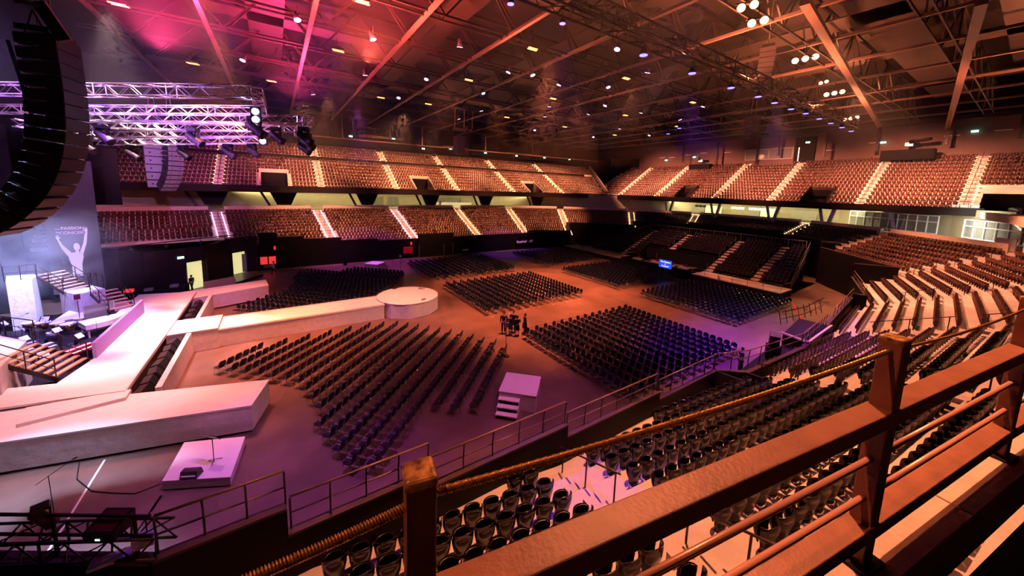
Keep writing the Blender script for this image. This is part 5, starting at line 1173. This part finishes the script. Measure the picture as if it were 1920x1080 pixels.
t = thing('fire_cabinet', 'dark red fire hose box at the far wall behind the white platform', 'fire cabinet', (18.1, 58.15, 0)); m = MB(); m.box((0, 0, 1.4), (1.5, .2, 1.1)); m.build('box', 'red', t)
for i, (x, z) in enumerate([(-.4, 3.0), (18.6, 2.5)]): m = MB(); m.box((0, 0, 0), (.22, .08, .5)); tag(m.build('fire_sign', 'redem', loc=(x, 58.0, z)), 'small red fire sign above the %s hose box' % ['left', 'right'][i], 'sign')
m = MB(); m.box((23, 58.05, 2.0), (6.4, .3, 4.0)); item('dark_curtain_bay', 'big black curtain bay cutting into the far seats', 'curtain', m, 'black')
t = thing('road_case_stand', 'small dark equipment trolley by the black curtain at the far wall', 'trolley', (27.8, 56.5, 0)); m = MB(); m.box((0, 0, .5), (1.5, .7, .1)); m.box((0, 0, 1.0), (1.2, .5, .3)); m.build('shelves', 'blackmetal', t); m = MB(); m.box((0, -.26, 1.05), (1.1, .02, .25)); m.build('lit_panel', 'paper', t); m = MB()
for sx in (-.6, .6): m.tube((sx, 0, 0), (sx, 0, .95), .03, 5)
m.build('legs', 'blackmetal', t)
m = MB(); m.box((8.2, 56.6, .65), (.5, .4, 1.2)); m.tube((8.2, 56.6, 1.2), (8.2, 56.6, 2.0), .04, 5); m.box((8.2, 56.5, 2.05), (.4, .3, .3)); item('stage_lamp_stand', 'black lamp on a stand against the far dark wall', 'lamp', m, 'blackmetal')
for i, (x, y) in enumerate([(24.2, 57.4), (26.0, 57.6), (19.9, 57.9)]): m = MB(); m.tube((x, y, 0), (x, y, 2.2), .04, 6); item('pipe_stand', 'thin upright pipe against the far wall, %s' % ['left of the trolley', 'right of the trolley', 'at the curtain edge'][i], 'pipe', m, 'grey')
# number stands in the aisles
for i, (x, y, l) in enumerate([(14.08, 48.71, 'far aisle beside the white platform'), (13.36, 20.28, 'aisle in front of the group of people')]):
    t = thing('aisle_sign', 'slim pole sign standing in the '+l, 'sign', (x, y, 0)); m = MB(); m.tube((0, 0, 0), (0, 0, 2.2), .025, 6); m.build('pole', 'blackmetal', t); m = MB(); m.lathe([(.28, 0), (.28, .03), (.05, .05)], n=12); m.build('base', 'blackmetal', t); m = MB(); m.box((0, 0, 2.35), (.28, .03, .36)); m.build('plate', 'paper' if i == 0 else 'grey', t)
# loading zone box far left etc
m = MB(); m.box((-10.5, 48.0, .6), (5, 2.0, 1.2)); item('equipment_table', 'dark table with small lit equipment behind the far stage wing', 'table', m, 'black')
for i, (x, y) in enumerate([(-12, 47.2), (-10.6, 47.0), (-8.9, 47.6)]): m = MB(); m.box((0, 0, 0), (.6, .5, .25)); tag(m.build('equipment_box', ['redem', 'grey', 'grey'][i], loc=(x, y, 1.33)), ['small glowing red device', 'small grey device in the middle', 'small grey device at the right end'][i]+' on the dark equipment table', 'device')
m = MB(); m.box((-5.6, 49.8, .5), (2.6, 1.0, 1.0), .5); item('road_case', 'low wooden case before the left lit doorway', 'case', m, 'orangewood')
m = MB(); m.bar((-4.8, 50.2, .15), (-1.8, 54.2, .15), .15, .3); item('floor_cable_ramp', 'dark cable ramp lying before the lit doorways', 'cable ramp', m, 'dark2')
# small stage lights hanging below the left far tier
for i, x in enumerate([(-12.5), (-10.2), (-7.6), (-5.4), (-3.4)]):
    t = thing('wall_spotlight', 'black spotlight on the pipe under the far left seats, %s from the left' % ORD[i+1], 'spotlight', (x, 50.8+(x+12.5)*.75, 4.6)); m = MB(); m.lathe([(.12, .3), (.2, 0)], n=10, axis=(.4, .6, .6)); m.tube((0, 0, .1), (0, 0, .55), .03, 5); m.build('can', 'spkside', t)
m = MB(); m.tube((-14, 49.6, 5.15), (-2.8, 58.1, 5.15), .06, 6); item('lighting_pipe', 'thin pipe carrying spotlights under the far left seats', 'pipe', m, 'darksteel')
# near-side dark objects : stair cover, speaker, ramp
t = thing('stair_cover', 'dark box shaped cover over the stairs beside the near corner barrier', 'stair cover', (0, 0, 0)); m = MB(); m.hexa([(26.7, 8.3, .0), (26.4, 6.9, .0), (31.4, 7.2, .0), (35.0, 10.0, .0), (26.7, 8.3, 3.35), (26.4, 6.9, 3.35), (31.4, 7.2, 3.35), (31.3, 8.9, 3.35)]); m.build('walls', 'bluebox' if 0 else 'dark2', t); m = MB(); m.bar((26.4, 6.9, 3.4), (26.7, 8.4, 3.4), .12, .1); m.bar((26.4, 6.9, 3.4), (31.4, 7.1, 3.4), .12, .1); m.build('edge', 'cream', t)
m = MB(); m.path([(28.4, 9.0, 4.3), (31.4, 8.6, 4.3), (34.2, 8.4, 4.6)], .035, 6); m.path([(28.4, 9.0, 3.8), (31.4, 8.6, 3.8), (34.2, 8.4, 4.0)], .025, 6)
for q in range(8): f = q/7; m.tube((28.4+f*5.8, 9.0-.6*f, 3.4), (28.3+f*5.8, 9.2-.6*f, 4.35), .025, 5)
item('stair_railing', 'dark ladder like railing above the stair cover', 'railing', m, 'darksteel')
t = thing('stage_monitor', 'black speaker silhouette tilted on a case beside the stair cover', 'speaker', (24.2, 7.9, 2.6), .4); m = MB(); m.box((0, 0, .3), (.9, .7, .7)); m.build('case', 'black', t); m = MB(); m.hexa([(-.25, -.25, .65), (.25, -.25, .65), (.25, .25, .65), (-.25, .25, .65), (-.5, -.25, 1.4), (-.1, -.25, 1.55), (-.1, .25, 1.55), (-.5, .25, 1.4)]); m.build('cabinet', 'spkb', t)
m = MB(); m.hexa([(20.5, 8.3, 0), (20.5, 7.6, 0), (26.5, 7.2, 0), (26.5, 8.6, 0), (20.5, 8.3, 2.3), (20.5, 7.6, 2.3), (26.5, 7.2, 2.6), (26.5, 8.6, 2.6)]); item('covered_platform', 'black covered platform top behind the near barrier', 'platform', m, 'black')
# low white platform, music stand, monitor, mic stand, tape
t = thing('low_platform', 'low white draped platform on the floor before the near stage wing', 'platform', (0, 0, 0)); m = MB(); q4 = [(-4.15, 17.55), (-1.98, 16.45), (-1.65, 18.95), (-3.87, 19.85)]; m.prism(q4, .37, .42); m.build('deck', 'white', t); m = MB(); cx = sum(p[0] for p in q4)/4; cy = sum(p[1] for p in q4)/4; m.prism([(cx+(x-cx)*.99, cy+(y-cy)*.99) for x, y in q4], .05, .37); m.build('drape', 'whitef', t)
m_ = music_stand('music_stand', 'black music stand on the low white platform', (-2.62, 17.75, .42), 2.4, None, .1, False)
t = thing('floor_monitor', 'small black monitor speaker with white stripe on the low platform', 'speaker', (-3.25, 17.3, .42), -.45); m = MB(); m.hexa([(-.3, -.2, 0), (.3, -.2, 0), (.3, .2, 0), (-.3, .2, 0), (-.3, -.12, .28), (.3, -.12, .28), (.3, .1, .28), (-.3, .1, .28)]); m.build('cabinet', 'spkb', t); m = MB(); m.box((0, -.19, .12), (.5, .02, .05)); m.build('white_stripe', 'paper', t)
mic('tall black microphone stand on the floor at the lower left', (-6.84, 17.55, 0), 1.9)
t = thing('looped_cable', 'thin dark cable looping across the floor to the low platform', 'cable'); m = MB(); m.path([(-7.4, 21.2, .02), (-7.1, 20.0, .02), (-6.4, 18.9, .02), (-5.6, 18.3, .02), (-5.0, 17.9, .02), (-4.3, 18.0, .02)], .018, 5); m.build('cable', 'blackmetal', t)
m = MB(); m.bar((-6.59, 20.9, .006), (-6.62, 13.5, .006), .07, .008, up=(0, 0, 1)); item('floor_tape', 'straight white tape line on the floor at the lower left', 'tape', m, 'tape')
m = MB(); m.bar((12.6, 23.7, .004), (29.5, 23.75, .004), .06, .004, up=(0, 0, 1)); m.bar((31.6, 27, .004), (31.5, 23.8, .004), .06, .004, up=(0, 0, 1)); m.bar((31.5, 23.8, .004), (29.4, 23.75, .004), .06, .004, up=(0, 0, 1)); item('floor_seam_line', 'dark seam line in the aisle floor beside the group of people', 'floor line', m, 'seam')
m = MB(); random.seed(2)
for y in (22.35, 27.6, 38.9): 
    for q in range(7): m.box((16.6+q*1.87, y, .006), (.22, .08, .006))
item('tape_marks', 'short white tape marks at the ends of the chair rows', 'tape', m, 'tape')
m = MB(); m.bar((38.5, 9.9, .03), (50, 15.2, .03), .12, .06, up=(0, 0, 1)); item('floor_threshold', 'thin red threshold strip on the floor by the near corner', 'threshold', m, 'red')
# near barrier guard rails --------------------------------------------
def brail(label, a, b, z, h=.78, n=4):
    t = thing('barrier_railing', label, 'railing', (0, 0, 0), 0, 'railings on the arena barrier'); m = MB(); m.tube((*a, z+h), (*b, z+h), .028, 8); m.tube((*a, z+h*.5), (*b, z+h*.5), .02, 6); m.build('rails', 'steel', t, smooth=True)
    for i in range(n+1):
        f = i/n; x, y = a[0]+(b[0]-a[0])*f, a[1]+(b[1]-a[1])*f; m = MB(); m.path([(x, y, z-.25), (x, y, z+h*.45), (x, y-.04, z+h)], .02, 6); m.build('post', 'darksteel', t)
for (a, b, z, l, n) in [((-2.1, 8.25), (-.12, 8.25), 5.15, 'leftmost railing, on the highest barrier section by the black truss', 3), ((-.04, 8.25), (3.06, 8.25), 4.5, 'railing of the barrier section behind the gold rope', 4), ((3.14, 8.25), (7.95, 8.25), 4.07, 'railing on the third barrier section below the white step platform', 5), ((8.05, 8.25), (13.25, 8.25), 3.63, 'railing on the fourth barrier section along the chair block', 6), ((13.35, 8.25), (18.1, 8.25), 3.3, 'railing before the standing person at the barrier', 5), ((18.1, 8.3), (20.2, 7.6), 3.3, 'short railing above the stair opening', 2), ((20.2, 7.6), (25.5, 7.0), 3.3, 'railing beside the black covered platform', 5), ((25.5, 6.95), (31.5, 7.45), 3.3, 'railing with bright infill panels at the barrier bend', 8), ((34.0, 7.66), (42.9, 8.6), 3.3, 'railing on the corner barrier behind the stair cover', 6), ((43.3, 7.9), (51.8, 10.6), 3.67, 'railing on the next corner barrier section towards the dark rear wall', 5)]: brail(l, a, b, z, n=n)
# black truss with gear at the lower left
def gear_truss():
    truss('black box truss lying above the barrier at the lower left', (-5.6, 10.3, 5.40), (-1.98, 8.25, 5.40), .42, .42, .36, 'blackmetal', .025, None, 'equipment_truss', .016)
    t = thing('lamp_bank', 'big black flood lamp with dull red glass on the black truss', 'lamp', (-2.75, 8.62, 5.63), -.55); t.scale = (.75, .75, .75); m = MB(); m.hexa([(-.3, -.28, 0), (.3, -.28, 0), (.3, .28, .0), (-.3, .28, 0), (-.34, -.30, .25), (.34, -.30, .25), (.34, .26, .40), (-.34, .26, .40)]); m.build('housing', 'blackmetal', t); m = MB(); m.hexa([(-.27, -.24, .262), (.27, -.24, .262), (.27, .20, .392), (-.27, .20, .392), (-.27, -.24, .27), (.27, -.24, .27), (.27, .20, .40), (-.27, .20, .40)]); m.build('glass', 'scrred', t); m = MB(); m.box((0, -.29, .1), (.1, .01, .04)); m.build('display', 'exit', t)
    t = thing('boom_microphone', 'long black shotgun microphone pointing up right on the black truss', 'microphone', (-2.25, 8.4, 5.75), 0); t.scale = (.6, .6, .6); m = MB(); m.tube((-.25, -.1, -.25), (.28, .25, .45), .02, 6); m.tube((.1, .13, .21), (.33, .28, .52), .035, 8); m.build('tube', 'blackmetal', t); m = MB(); m.tube((0, 0, -.3), (0, 0, .1), .02, 6); m.build('stand', 'blackmetal', t)
    moving_head('black moving head lamp standing on the left end of the black truss', (-3.75, 9.25, 6.15), .5, .3, .5)
    m = MB(); m.box((-2.3, 8.4, 5.42), (.28, .2, .2)); item('small_camera', 'small pink lit camera box inside the black truss', 'camera', m, 'lilac')
    m = MB(); m.box((-2.75, 8.5, 5.2), (.55, .22, .06)); item('tool_tray', 'shallow black tray below the flood lamp on the barrier', 'tray', m, 'lilac')
gear_truss()
t = thing('barrier_railing', 'double black rail along the angled barrier at the lower left', 'railing', (0, 0, 0), 0, 'railings on the arena barrier'); m = MB()
for z in (5.55, 5.95): m.tube((-2.15, 8.25, z), (-7, 11.35, z), .03, 6)
m.build('rails', 'blackmetal', t); m = MB()
for f in (.05, .3, .55, .8): m.tube((-2.15-4.85*f, 8.25+3.1*f, 5.1), (-2.15-4.85*f, 8.25+3.1*f, 5.95), .03, 6)
m.build('posts', 'blackmetal', t)
# ------------------------------------------------------------------ balcony railing in the foreground
RP = [(-.55, .85), (.24, .70), (2.38, .31), (4.3, -.03), (6.3, -.42), (8.3, -.8)]
def rseg(name, label, a, b, kids, grp): 
    t = thing(name, label, 'railing', (0, 0, 0), 0, grp); return t
bal = thing('balcony_railing', 'big brown painted steel balcony railing crossing the lower right foreground', 'railing', (0, 0, 0))
for i, (x, y) in enumerate(RP[1:]):
    m = MB(); w = .084 if i else .066; m.box((x, y, 10.78), (w, w, 1.16), -.19)
    if i == 0: pass
    o = m.build('post', 'rail', bal); bv = o.modifiers.new('b', 'BEVEL'); bv.width = .006; bv.segments = 2
    m = MB(); m.box((x, y, 11.362), (w+.006, w+.006, .03), -.19); c = m.build('post_cap', 'gold', o); bw = c.modifiers.new('b', 'BEVEL'); bw.width = .011; bw.segments = 3; m = MB(); m.box((x, y, 10.2), (w*2.0, w*1.8, .02), -.19); m.build('base_plate', 'blackmetal', o)
dv = Vector((RP[2][0]-RP[1][0], RP[2][1]-RP[1][1], 0)).normalized(); nn = Vector((-dv.y, dv.x, 0))
def rl(z, off=0): return [Vector((x, y, z))+nn*off for x, y in RP]
def member(nm, z, w, h, off=0, mt='rail', tube=False):
    for i, (a, b) in enumerate(zip(rl(z, off)[1:], rl(z, off)[2:])):
        m = MB()
        if tube: m.tube(a, b, w, 12)
        else: m.bar(a, b, w, h, up=(0, 0, 1))
        o = m.build(nm, mt, bal, smooth=tube)
        if not tube: bv = o.modifiers.new('b', 'BEVEL'); bv.width = .005; bv.segments = 2
member('top_beam', 10.99, .10, .08); member('bottom_beam', 10.385, .10, .08); member('middle_tube', 10.76, .014, 0, .0, 'railtube', True); member('middle_tube', 10.555, .014, 0, .0, 'railtube', True)
# rope
def rope(label, a, b, sag, r=.013, turns=70, mt='rope'):
    t = thing('gold_rope', label, 'rope', (0, 0, 0)); a, b = Vector(a), Vector(b); d = (b-a).normalized(); s = Vector((-d.y, d.x, 0)).normalized(); u = d.cross(s)
    for k in range(3):
        m = MB(); n = 420; prev = None; vs = []; ns = 6
        for i in range(n+1):
            f = i/n; p = a+(b-a)*f-Vector((0, 0, sag*4*f*(1-f))); th = 2*PI*(turns*f+k/3); c = p+s*(r*math.cos(th))+u*(r*math.sin(th))
            for q in range(ns): ph = 2*PI*q/ns; vs.append(c+s*(r*.85*math.cos(ph))+u*(r*.85*math.sin(ph)))
        fs = [(i*ns+q, i*ns+(q+1) % ns, (i+1)*ns+(q+1) % ns, (i+1)*ns+q) for i in range(n) for q in range(ns)]
        m.add(vs, fs); m.build('strand', mt, t, smooth=True)
rope('twisted gold rope hanging between the two nearest railing posts', (.27, .70, 11.30), (2.36, .31, 11.315), .02, .0062, 110)
rope('twisted gold rope running off the picture from the gold capped post', (.21, .70, 11.295), (-.55, .84, 11.22), .02, .0062, 42)
t = thing('steel_cable', 'thin dark cable between the tall railing posts', 'cable'); m = MB(); m.path([Vector((2.38, .31, 11.31))+(Vector((4.3, -.03, 11.31))-Vector((2.38, .31, 11.31)))*(i/10)-Vector((0, 0, .03*4*(i/10)*(1-i/10))) for i in range(11)], .008, 6); m.build('cable', 'rope', t)
# ledge and gangway
le = MB()
segs = [(-1.0, 1.45), (1.46, 3.15), (3.16, 4.9), (4.91, 6.6), (6.61, 8.6)]
for i, (s0, s1) in enumerate(segs):
    a = Vector((.24, .70, 0))+dv*s0; b = Vector((.24, .70, 0))+dv*s1
    m = MB(); o1, o2 = nn*.06, nn*(-.135)
    m.hexa([(a+o2).to_tuple()[:2]+(9.9,), (b+o2).to_tuple()[:2]+(9.9,), (b+o1).to_tuple()[:2]+(9.9,), (a+o1).to_tuple()[:2]+(9.9,), (a+o2).to_tuple()[:2]+(10.19,), (b+o2).to_tuple()[:2]+(10.19,), (b+o1).to_tuple()[:2]+(10.19,), (a+o1).to_tuple()[:2]+(10.19,)])
    o = tag(m.build('ledge_slab', 'ledge'), 'pale precast ledge slab under the railing, %s from the left' % ORD[i+1], 'ledge', 'precast ledge slabs'); bv = o.modifiers.new('b', 'BEVEL'); bv.width = .008; bv.segments = 2
gw = MB(); a = Vector((-3, 1.2, 0)); b = Vector((14, -2.1, 0)); gw.add([(a.x, a.y, 9.62), (b.x, b.y, 9.62), (b.x, b.y-.9, 9.62), (a.x, a.y-.9, 9.62), (a.x, a.y, 9.4), (b.x, b.y, 9.4)], [(3, 2, 1, 0), (0, 1, 5, 4)])
# the gangway hangs just inside the ledge
gw2 = MB(); o1, o2 = nn*(-.14), nn*(-1.6); p0 = Vector((.24, .70, 0))-dv*2; p1 = Vector((.24, .70, 0))+dv*12
gw2.add([tuple((p0+o2).to_tuple()[:2])+(9.75,), tuple((p1+o2).to_tuple()[:2])+(9.75,), tuple((p1+o1).to_tuple()[:2])+(9.75,), tuple((p0+o1).to_tuple()[:2])+(9.75,)], [(0, 1, 2, 3)])
struct(gw2.build('floor_balcony', 'black'))
# ------------------------------------------------------------------ light
OF = (1.0, .25, .10); OT = (1.0, .34, .16); ON = (1.0, .40, .20); PK = (1.0, .46, .50)
K = 1.0
def S(loc, tgt, col, W, ang=60, blend=.7, size=.4): return spot(loc, tgt, col, W*K, ang, blend, size)  # bare spots with no fixture; some are added fills
# stands
for x, w in ((4, 46000), (18, 66000), (32, 70000), (46, 70000), (60, 66000), (71, 40000)): S((x, 58, 23.6), (x, 75.5, 14), OT, w, 62, .9)
for y in (14, 30, 46, 59): S((64, y, 23.6), (81, y, 14.5), (1, .30, .17), 72000, 62, .9)
S((66, 12, 23.6), (81, 6, 14.5), (1, .34, .20), 36000, 60, .9)
for x in (6, 22, 38, 54): S((x, 50, 23.6), (x, 65, 5), OT, 62000, 50, .9)
# near stands
S((10, 7, 23.4), (6, 3, 3), (1, .30, .13), 30000, 60, .7, .15); S((22, 9, 23.4), (19, 3, 4), (1, .30, .13), 34000, 60, .7, .15); S((34, 10, 23.4), (34, 3, 4), (1, .31, .15), 40000, 60, .7, .15); S((48, 12, 23.4), (50, 5, 5), (1, .31, .15), 60000, 66, .7, .15); S((57, 22, 23.4), (62, 12, 5), (1, .33, .16), 46000, 50, .7)
# added fill spots for the foreground railing
S((9, 8, 22), (2.6, .1, 10.5), OF, 3500, 40, .6, .1); S((-3, 3, 20), (2.2, .3, 10.8), OF, 2300, 50, .7, .1)
# floor pools
for x, y, w in ((20, 25, 62000), (31, 33, 62000), (14, 33, 17000), (31, 25, 36000), (24, 40, 52000), (40, 40, 34000), (5, 30, 22000), (-3, 37, 30000), (-3, 28, 30000)): S((x, y, 23.8), (x, y, 0), (1, .22, .085), w*1.45, 50, .9)
# stage, from the front and the near side
S((14, 24, 22.5), (-2, 33, 1), (1, .28, .24), 16000, 30, .8); S((10, 8, 22), (-4, 24, 1), (1, .38, .42), 9000, 40, .8); S((20, 12, 20), (9, 32, .6), (1, .36, .28), 26000, 30, .8); S((12, 6, 21), (10, 17, 0), (1, .22, .40), 7000, 40, .8)
S((-5, 26, 22), (-4, 20, 0), (1, .35, .6), 7000, 60, .9); S((-8.0, 33, 22.5), (-7.8, 33, 1.6), (1, .60, .62), 44000, 44, .6); S((-6, 22, 22), (-8, 25, 1.6), (1, .48, .55), 12000, 36, .8)
# violet and blue
S((10, 55, 23.5), (12, 56.0, 0), (.75, .12, .9), 30000, 50, .9); S((46, 34, 23.4), (57, 32, 3), (1, .28, .2), 30000, 56, .9); S((46, 22, 23), (51, 21, 1), OF, 22000, 34, .9); S((36, 54, 23.5), (38, 55.6, 0), (.30, .08, 1), 26000, 42, .9); S((26, 16, 20), (28, 11, 0), (.36, .03, 1), 46000, 50, .9)  # second spot is added to lift the dark grandstand
S((34, 13, 19.6), (36, 12.5, 0), (.75, .22, .9), 32000, 46, .9); S((8, 22, 14), (8, 7.8, 3), (.25, .05, 1), 13000, 26, .8); S((17, 20, 14), (17, 7.6, 2.4), (.25, .05, 1), 12000, 26, .8); S((2, 15, 19), (-1, 13.5, 0), (.6, .10, .9), 9000, 50, .8)
S((-8, 20, 20), (-9, 16.0, 0), (.50, .60, 1), 56000, 38, .8); S((44, 18, 20), (46, 12, 0), (1, .62, .30), 12000, 46, .8); S((12, 14, 20), (11, 12, 0), (.6, .10, .6), 6000, 50, .9)
# stage trusses and orchestra
S((-6, 24, 10), (-4, 30, 16), (.45, .16, 1), 16000, 60, .8); S((-1, 20, 19), (-6, 29, 15), (.5, .2, 1), 9000, 70, .8); S((-14, 26, 18), (-4, 28, 15.4), (.6, .2, 1), 9000, 70, .8)
S((-12, 37, 17), (-16, 36, 0), (.25, .22, 1), 30000, 60, .8); S((-12, 38, 15), (-17, 43, 4), (.50, .54, 1), 62000, 46, .8)
S((-8, 30, 17), (-9.5, 33, 1.6), (.35, .12, 1), 14000, 40, .8); S((-7, 38, 13), (-15.9, 50, 5), (.72, .60, 1), 16000, 30, .8)
S((-6, 56, 21), (-4, 74, 14), (.8, .12, .45), 9000, 70, .9); S((-10, 46, 18), (-12, 62, 9), (1, .22, .4), 9000, 60, .8)
S((-16, 22, 20), (-14, 50, 12), (.8, .3, .9), 16000, 90, .9)  # added wide spot that makes the haze at left glow
# added upward spots that tint roof and haze
for x, y, w, c in ((30, 14, 20000, OF), (44, 14, 16000, OF), (62, 16, 12000, OF), (6, 28, 70000, (1, .10, .07)), (-6, 34, 90000, (1, .05, .20)), (2, 44, 40000, (1, .05, .12)), (18, 26, 6000, OF), (36, 34, 3000, OF), (56, 2, 9000, OF), (2, 50, 16000, (.7, .05, .35))):
    S((x, y, 20.5), (x+1, y+.5, 30), c, w, 150, 1.0)
def area(loc, rot, sx, sy, col, W, name='concourse_light'):
    l = bpy.data.lights.new(name, 'AREA'); l.shape = 'RECTANGLE'; l.size = sx; l.size_y = sy; l.color = col; l.energy = W; o = bpy.data.objects.new(name, l); COL.objects.link(o); o.location = loc; o.rotation_euler = rot; return o
area((70, 6, 9.9), (0, -.9, -.6), 6, 1, (1, .9, .7), 500); area((24, 74.8, 10.4), (.3, 0, 0), 76, .8, (1, .80, .40), 1500); area((82.2, 33, 10.4), (0, -.3, 0), .8, 56, (1, .85, .45), 2800)  # first area light is added to brighten the corner windows
w = bpy.data.worlds.new('world'); SC.world = w; w.use_nodes = True; w.node_tree.nodes['Background'].inputs[0].default_value = (.9, .35, .40, 1); w.node_tree.nodes['Background'].inputs[1].default_value = .02
# ------------------------------------------------------------------ haze in the air
def haze(name, label, c, d, dens, col=(1, 1, 1), noise=False, aniso=.2):
    m = MB(); m.box((0, 0, 0), d)
    mt = bpy.data.materials.new(name); mt.use_nodes = True; nt = mt.node_tree; nt.nodes.remove(nt.nodes['Principled BSDF'])
    v = nt.nodes.new('ShaderNodeVolumeScatter'); v.inputs['Density'].default_value = dens; v.inputs['Anisotropy'].default_value = aniso; v.inputs['Color'].default_value = (*col, 1)
    nt.links.new(v.outputs[0], nt.nodes['Material Output'].inputs['Volume']); M[name] = mt
    if noise:
        tc = nt.nodes.new('ShaderNodeTexCoord'); n = nt.nodes.new('ShaderNodeTexNoise'); n.inputs['Scale'].default_value = .28; n.inputs['Detail'].default_value = 4; n.inputs['Distortion'].default_value = .8; nt.links.new(tc.outputs['Object'], n.inputs['Vector'])
        g = nt.nodes.new('ShaderNodeVectorMath'); g.operation = 'LENGTH'; sc = nt.nodes.new('ShaderNodeVectorMath'); sc.operation = 'MULTIPLY'; sc.inputs[1].default_value = (2/d[0], 2/d[1], 2/d[2]); nt.links.new(tc.outputs['Object'], sc.inputs[0]); nt.links.new(sc.outputs[0], g.inputs[0])
        f = nt.nodes.new('ShaderNodeMapRange'); f.inputs['From Min'].default_value = 1; f.inputs['From Max'].default_value = .35; f.inputs['To Min'].default_value = 0; f.inputs['To Max'].default_value = 1; nt.links.new(g.outputs['Value'], f.inputs['Value'])
        r = nt.nodes.new('ShaderNodeMapRange'); r.inputs['From Min'].default_value = .40; r.inputs['From Max'].default_value = .68; nt.links.new(n.outputs['Fac'], r.inputs['Value'])
        a = nt.nodes.new('ShaderNodeMath'); a.operation = 'MULTIPLY'; nt.links.new(f.outputs[0], a.inputs[0]); nt.links.new(r.outputs[0], a.inputs[1]); b = nt.nodes.new('ShaderNodeMath'); b.operation = 'MULTIPLY'; b.inputs[1].default_value = dens; nt.links.new(a.outputs[0], b.inputs[0]); nt.links.new(b.outputs[0], v.inputs['Density'])
        mt.cycles.volume_step_rate = 4
    return tag(m.build(name, name, loc=c), label, 'haze', None, 'stuff')
haze('roof_haze', 'reddish violet haze under the roof above the stage', (-6, 42, 22.6), (54, 78, 15.6), .0017)
haze('roof_haze', 'thin orange haze under the roof at the upper right', (42, 24, 22.6), (40, 40, 15.6), .0007)
haze('stage_smoke', 'white blue smoke drifting behind the stage at the left', (-16.5, 44, 5.2), (17, 17, 9), .12, (.9, .92, 1), True)
c = SC.cycles; c.use_denoising = True; c.max_bounces = 4; c.diffuse_bounces = 2; c.glossy_bounces = 2; c.transmission_bounces = 3; c.volume_bounces = 0; c.transparent_max_bounces = 6; c.use_adaptive_sampling = True; c.adaptive_threshold = .12; c.adaptive_min_samples = 12
c.sample_clamp_indirect = 4; c.caustics_reflective = False; c.caustics_refractive = False
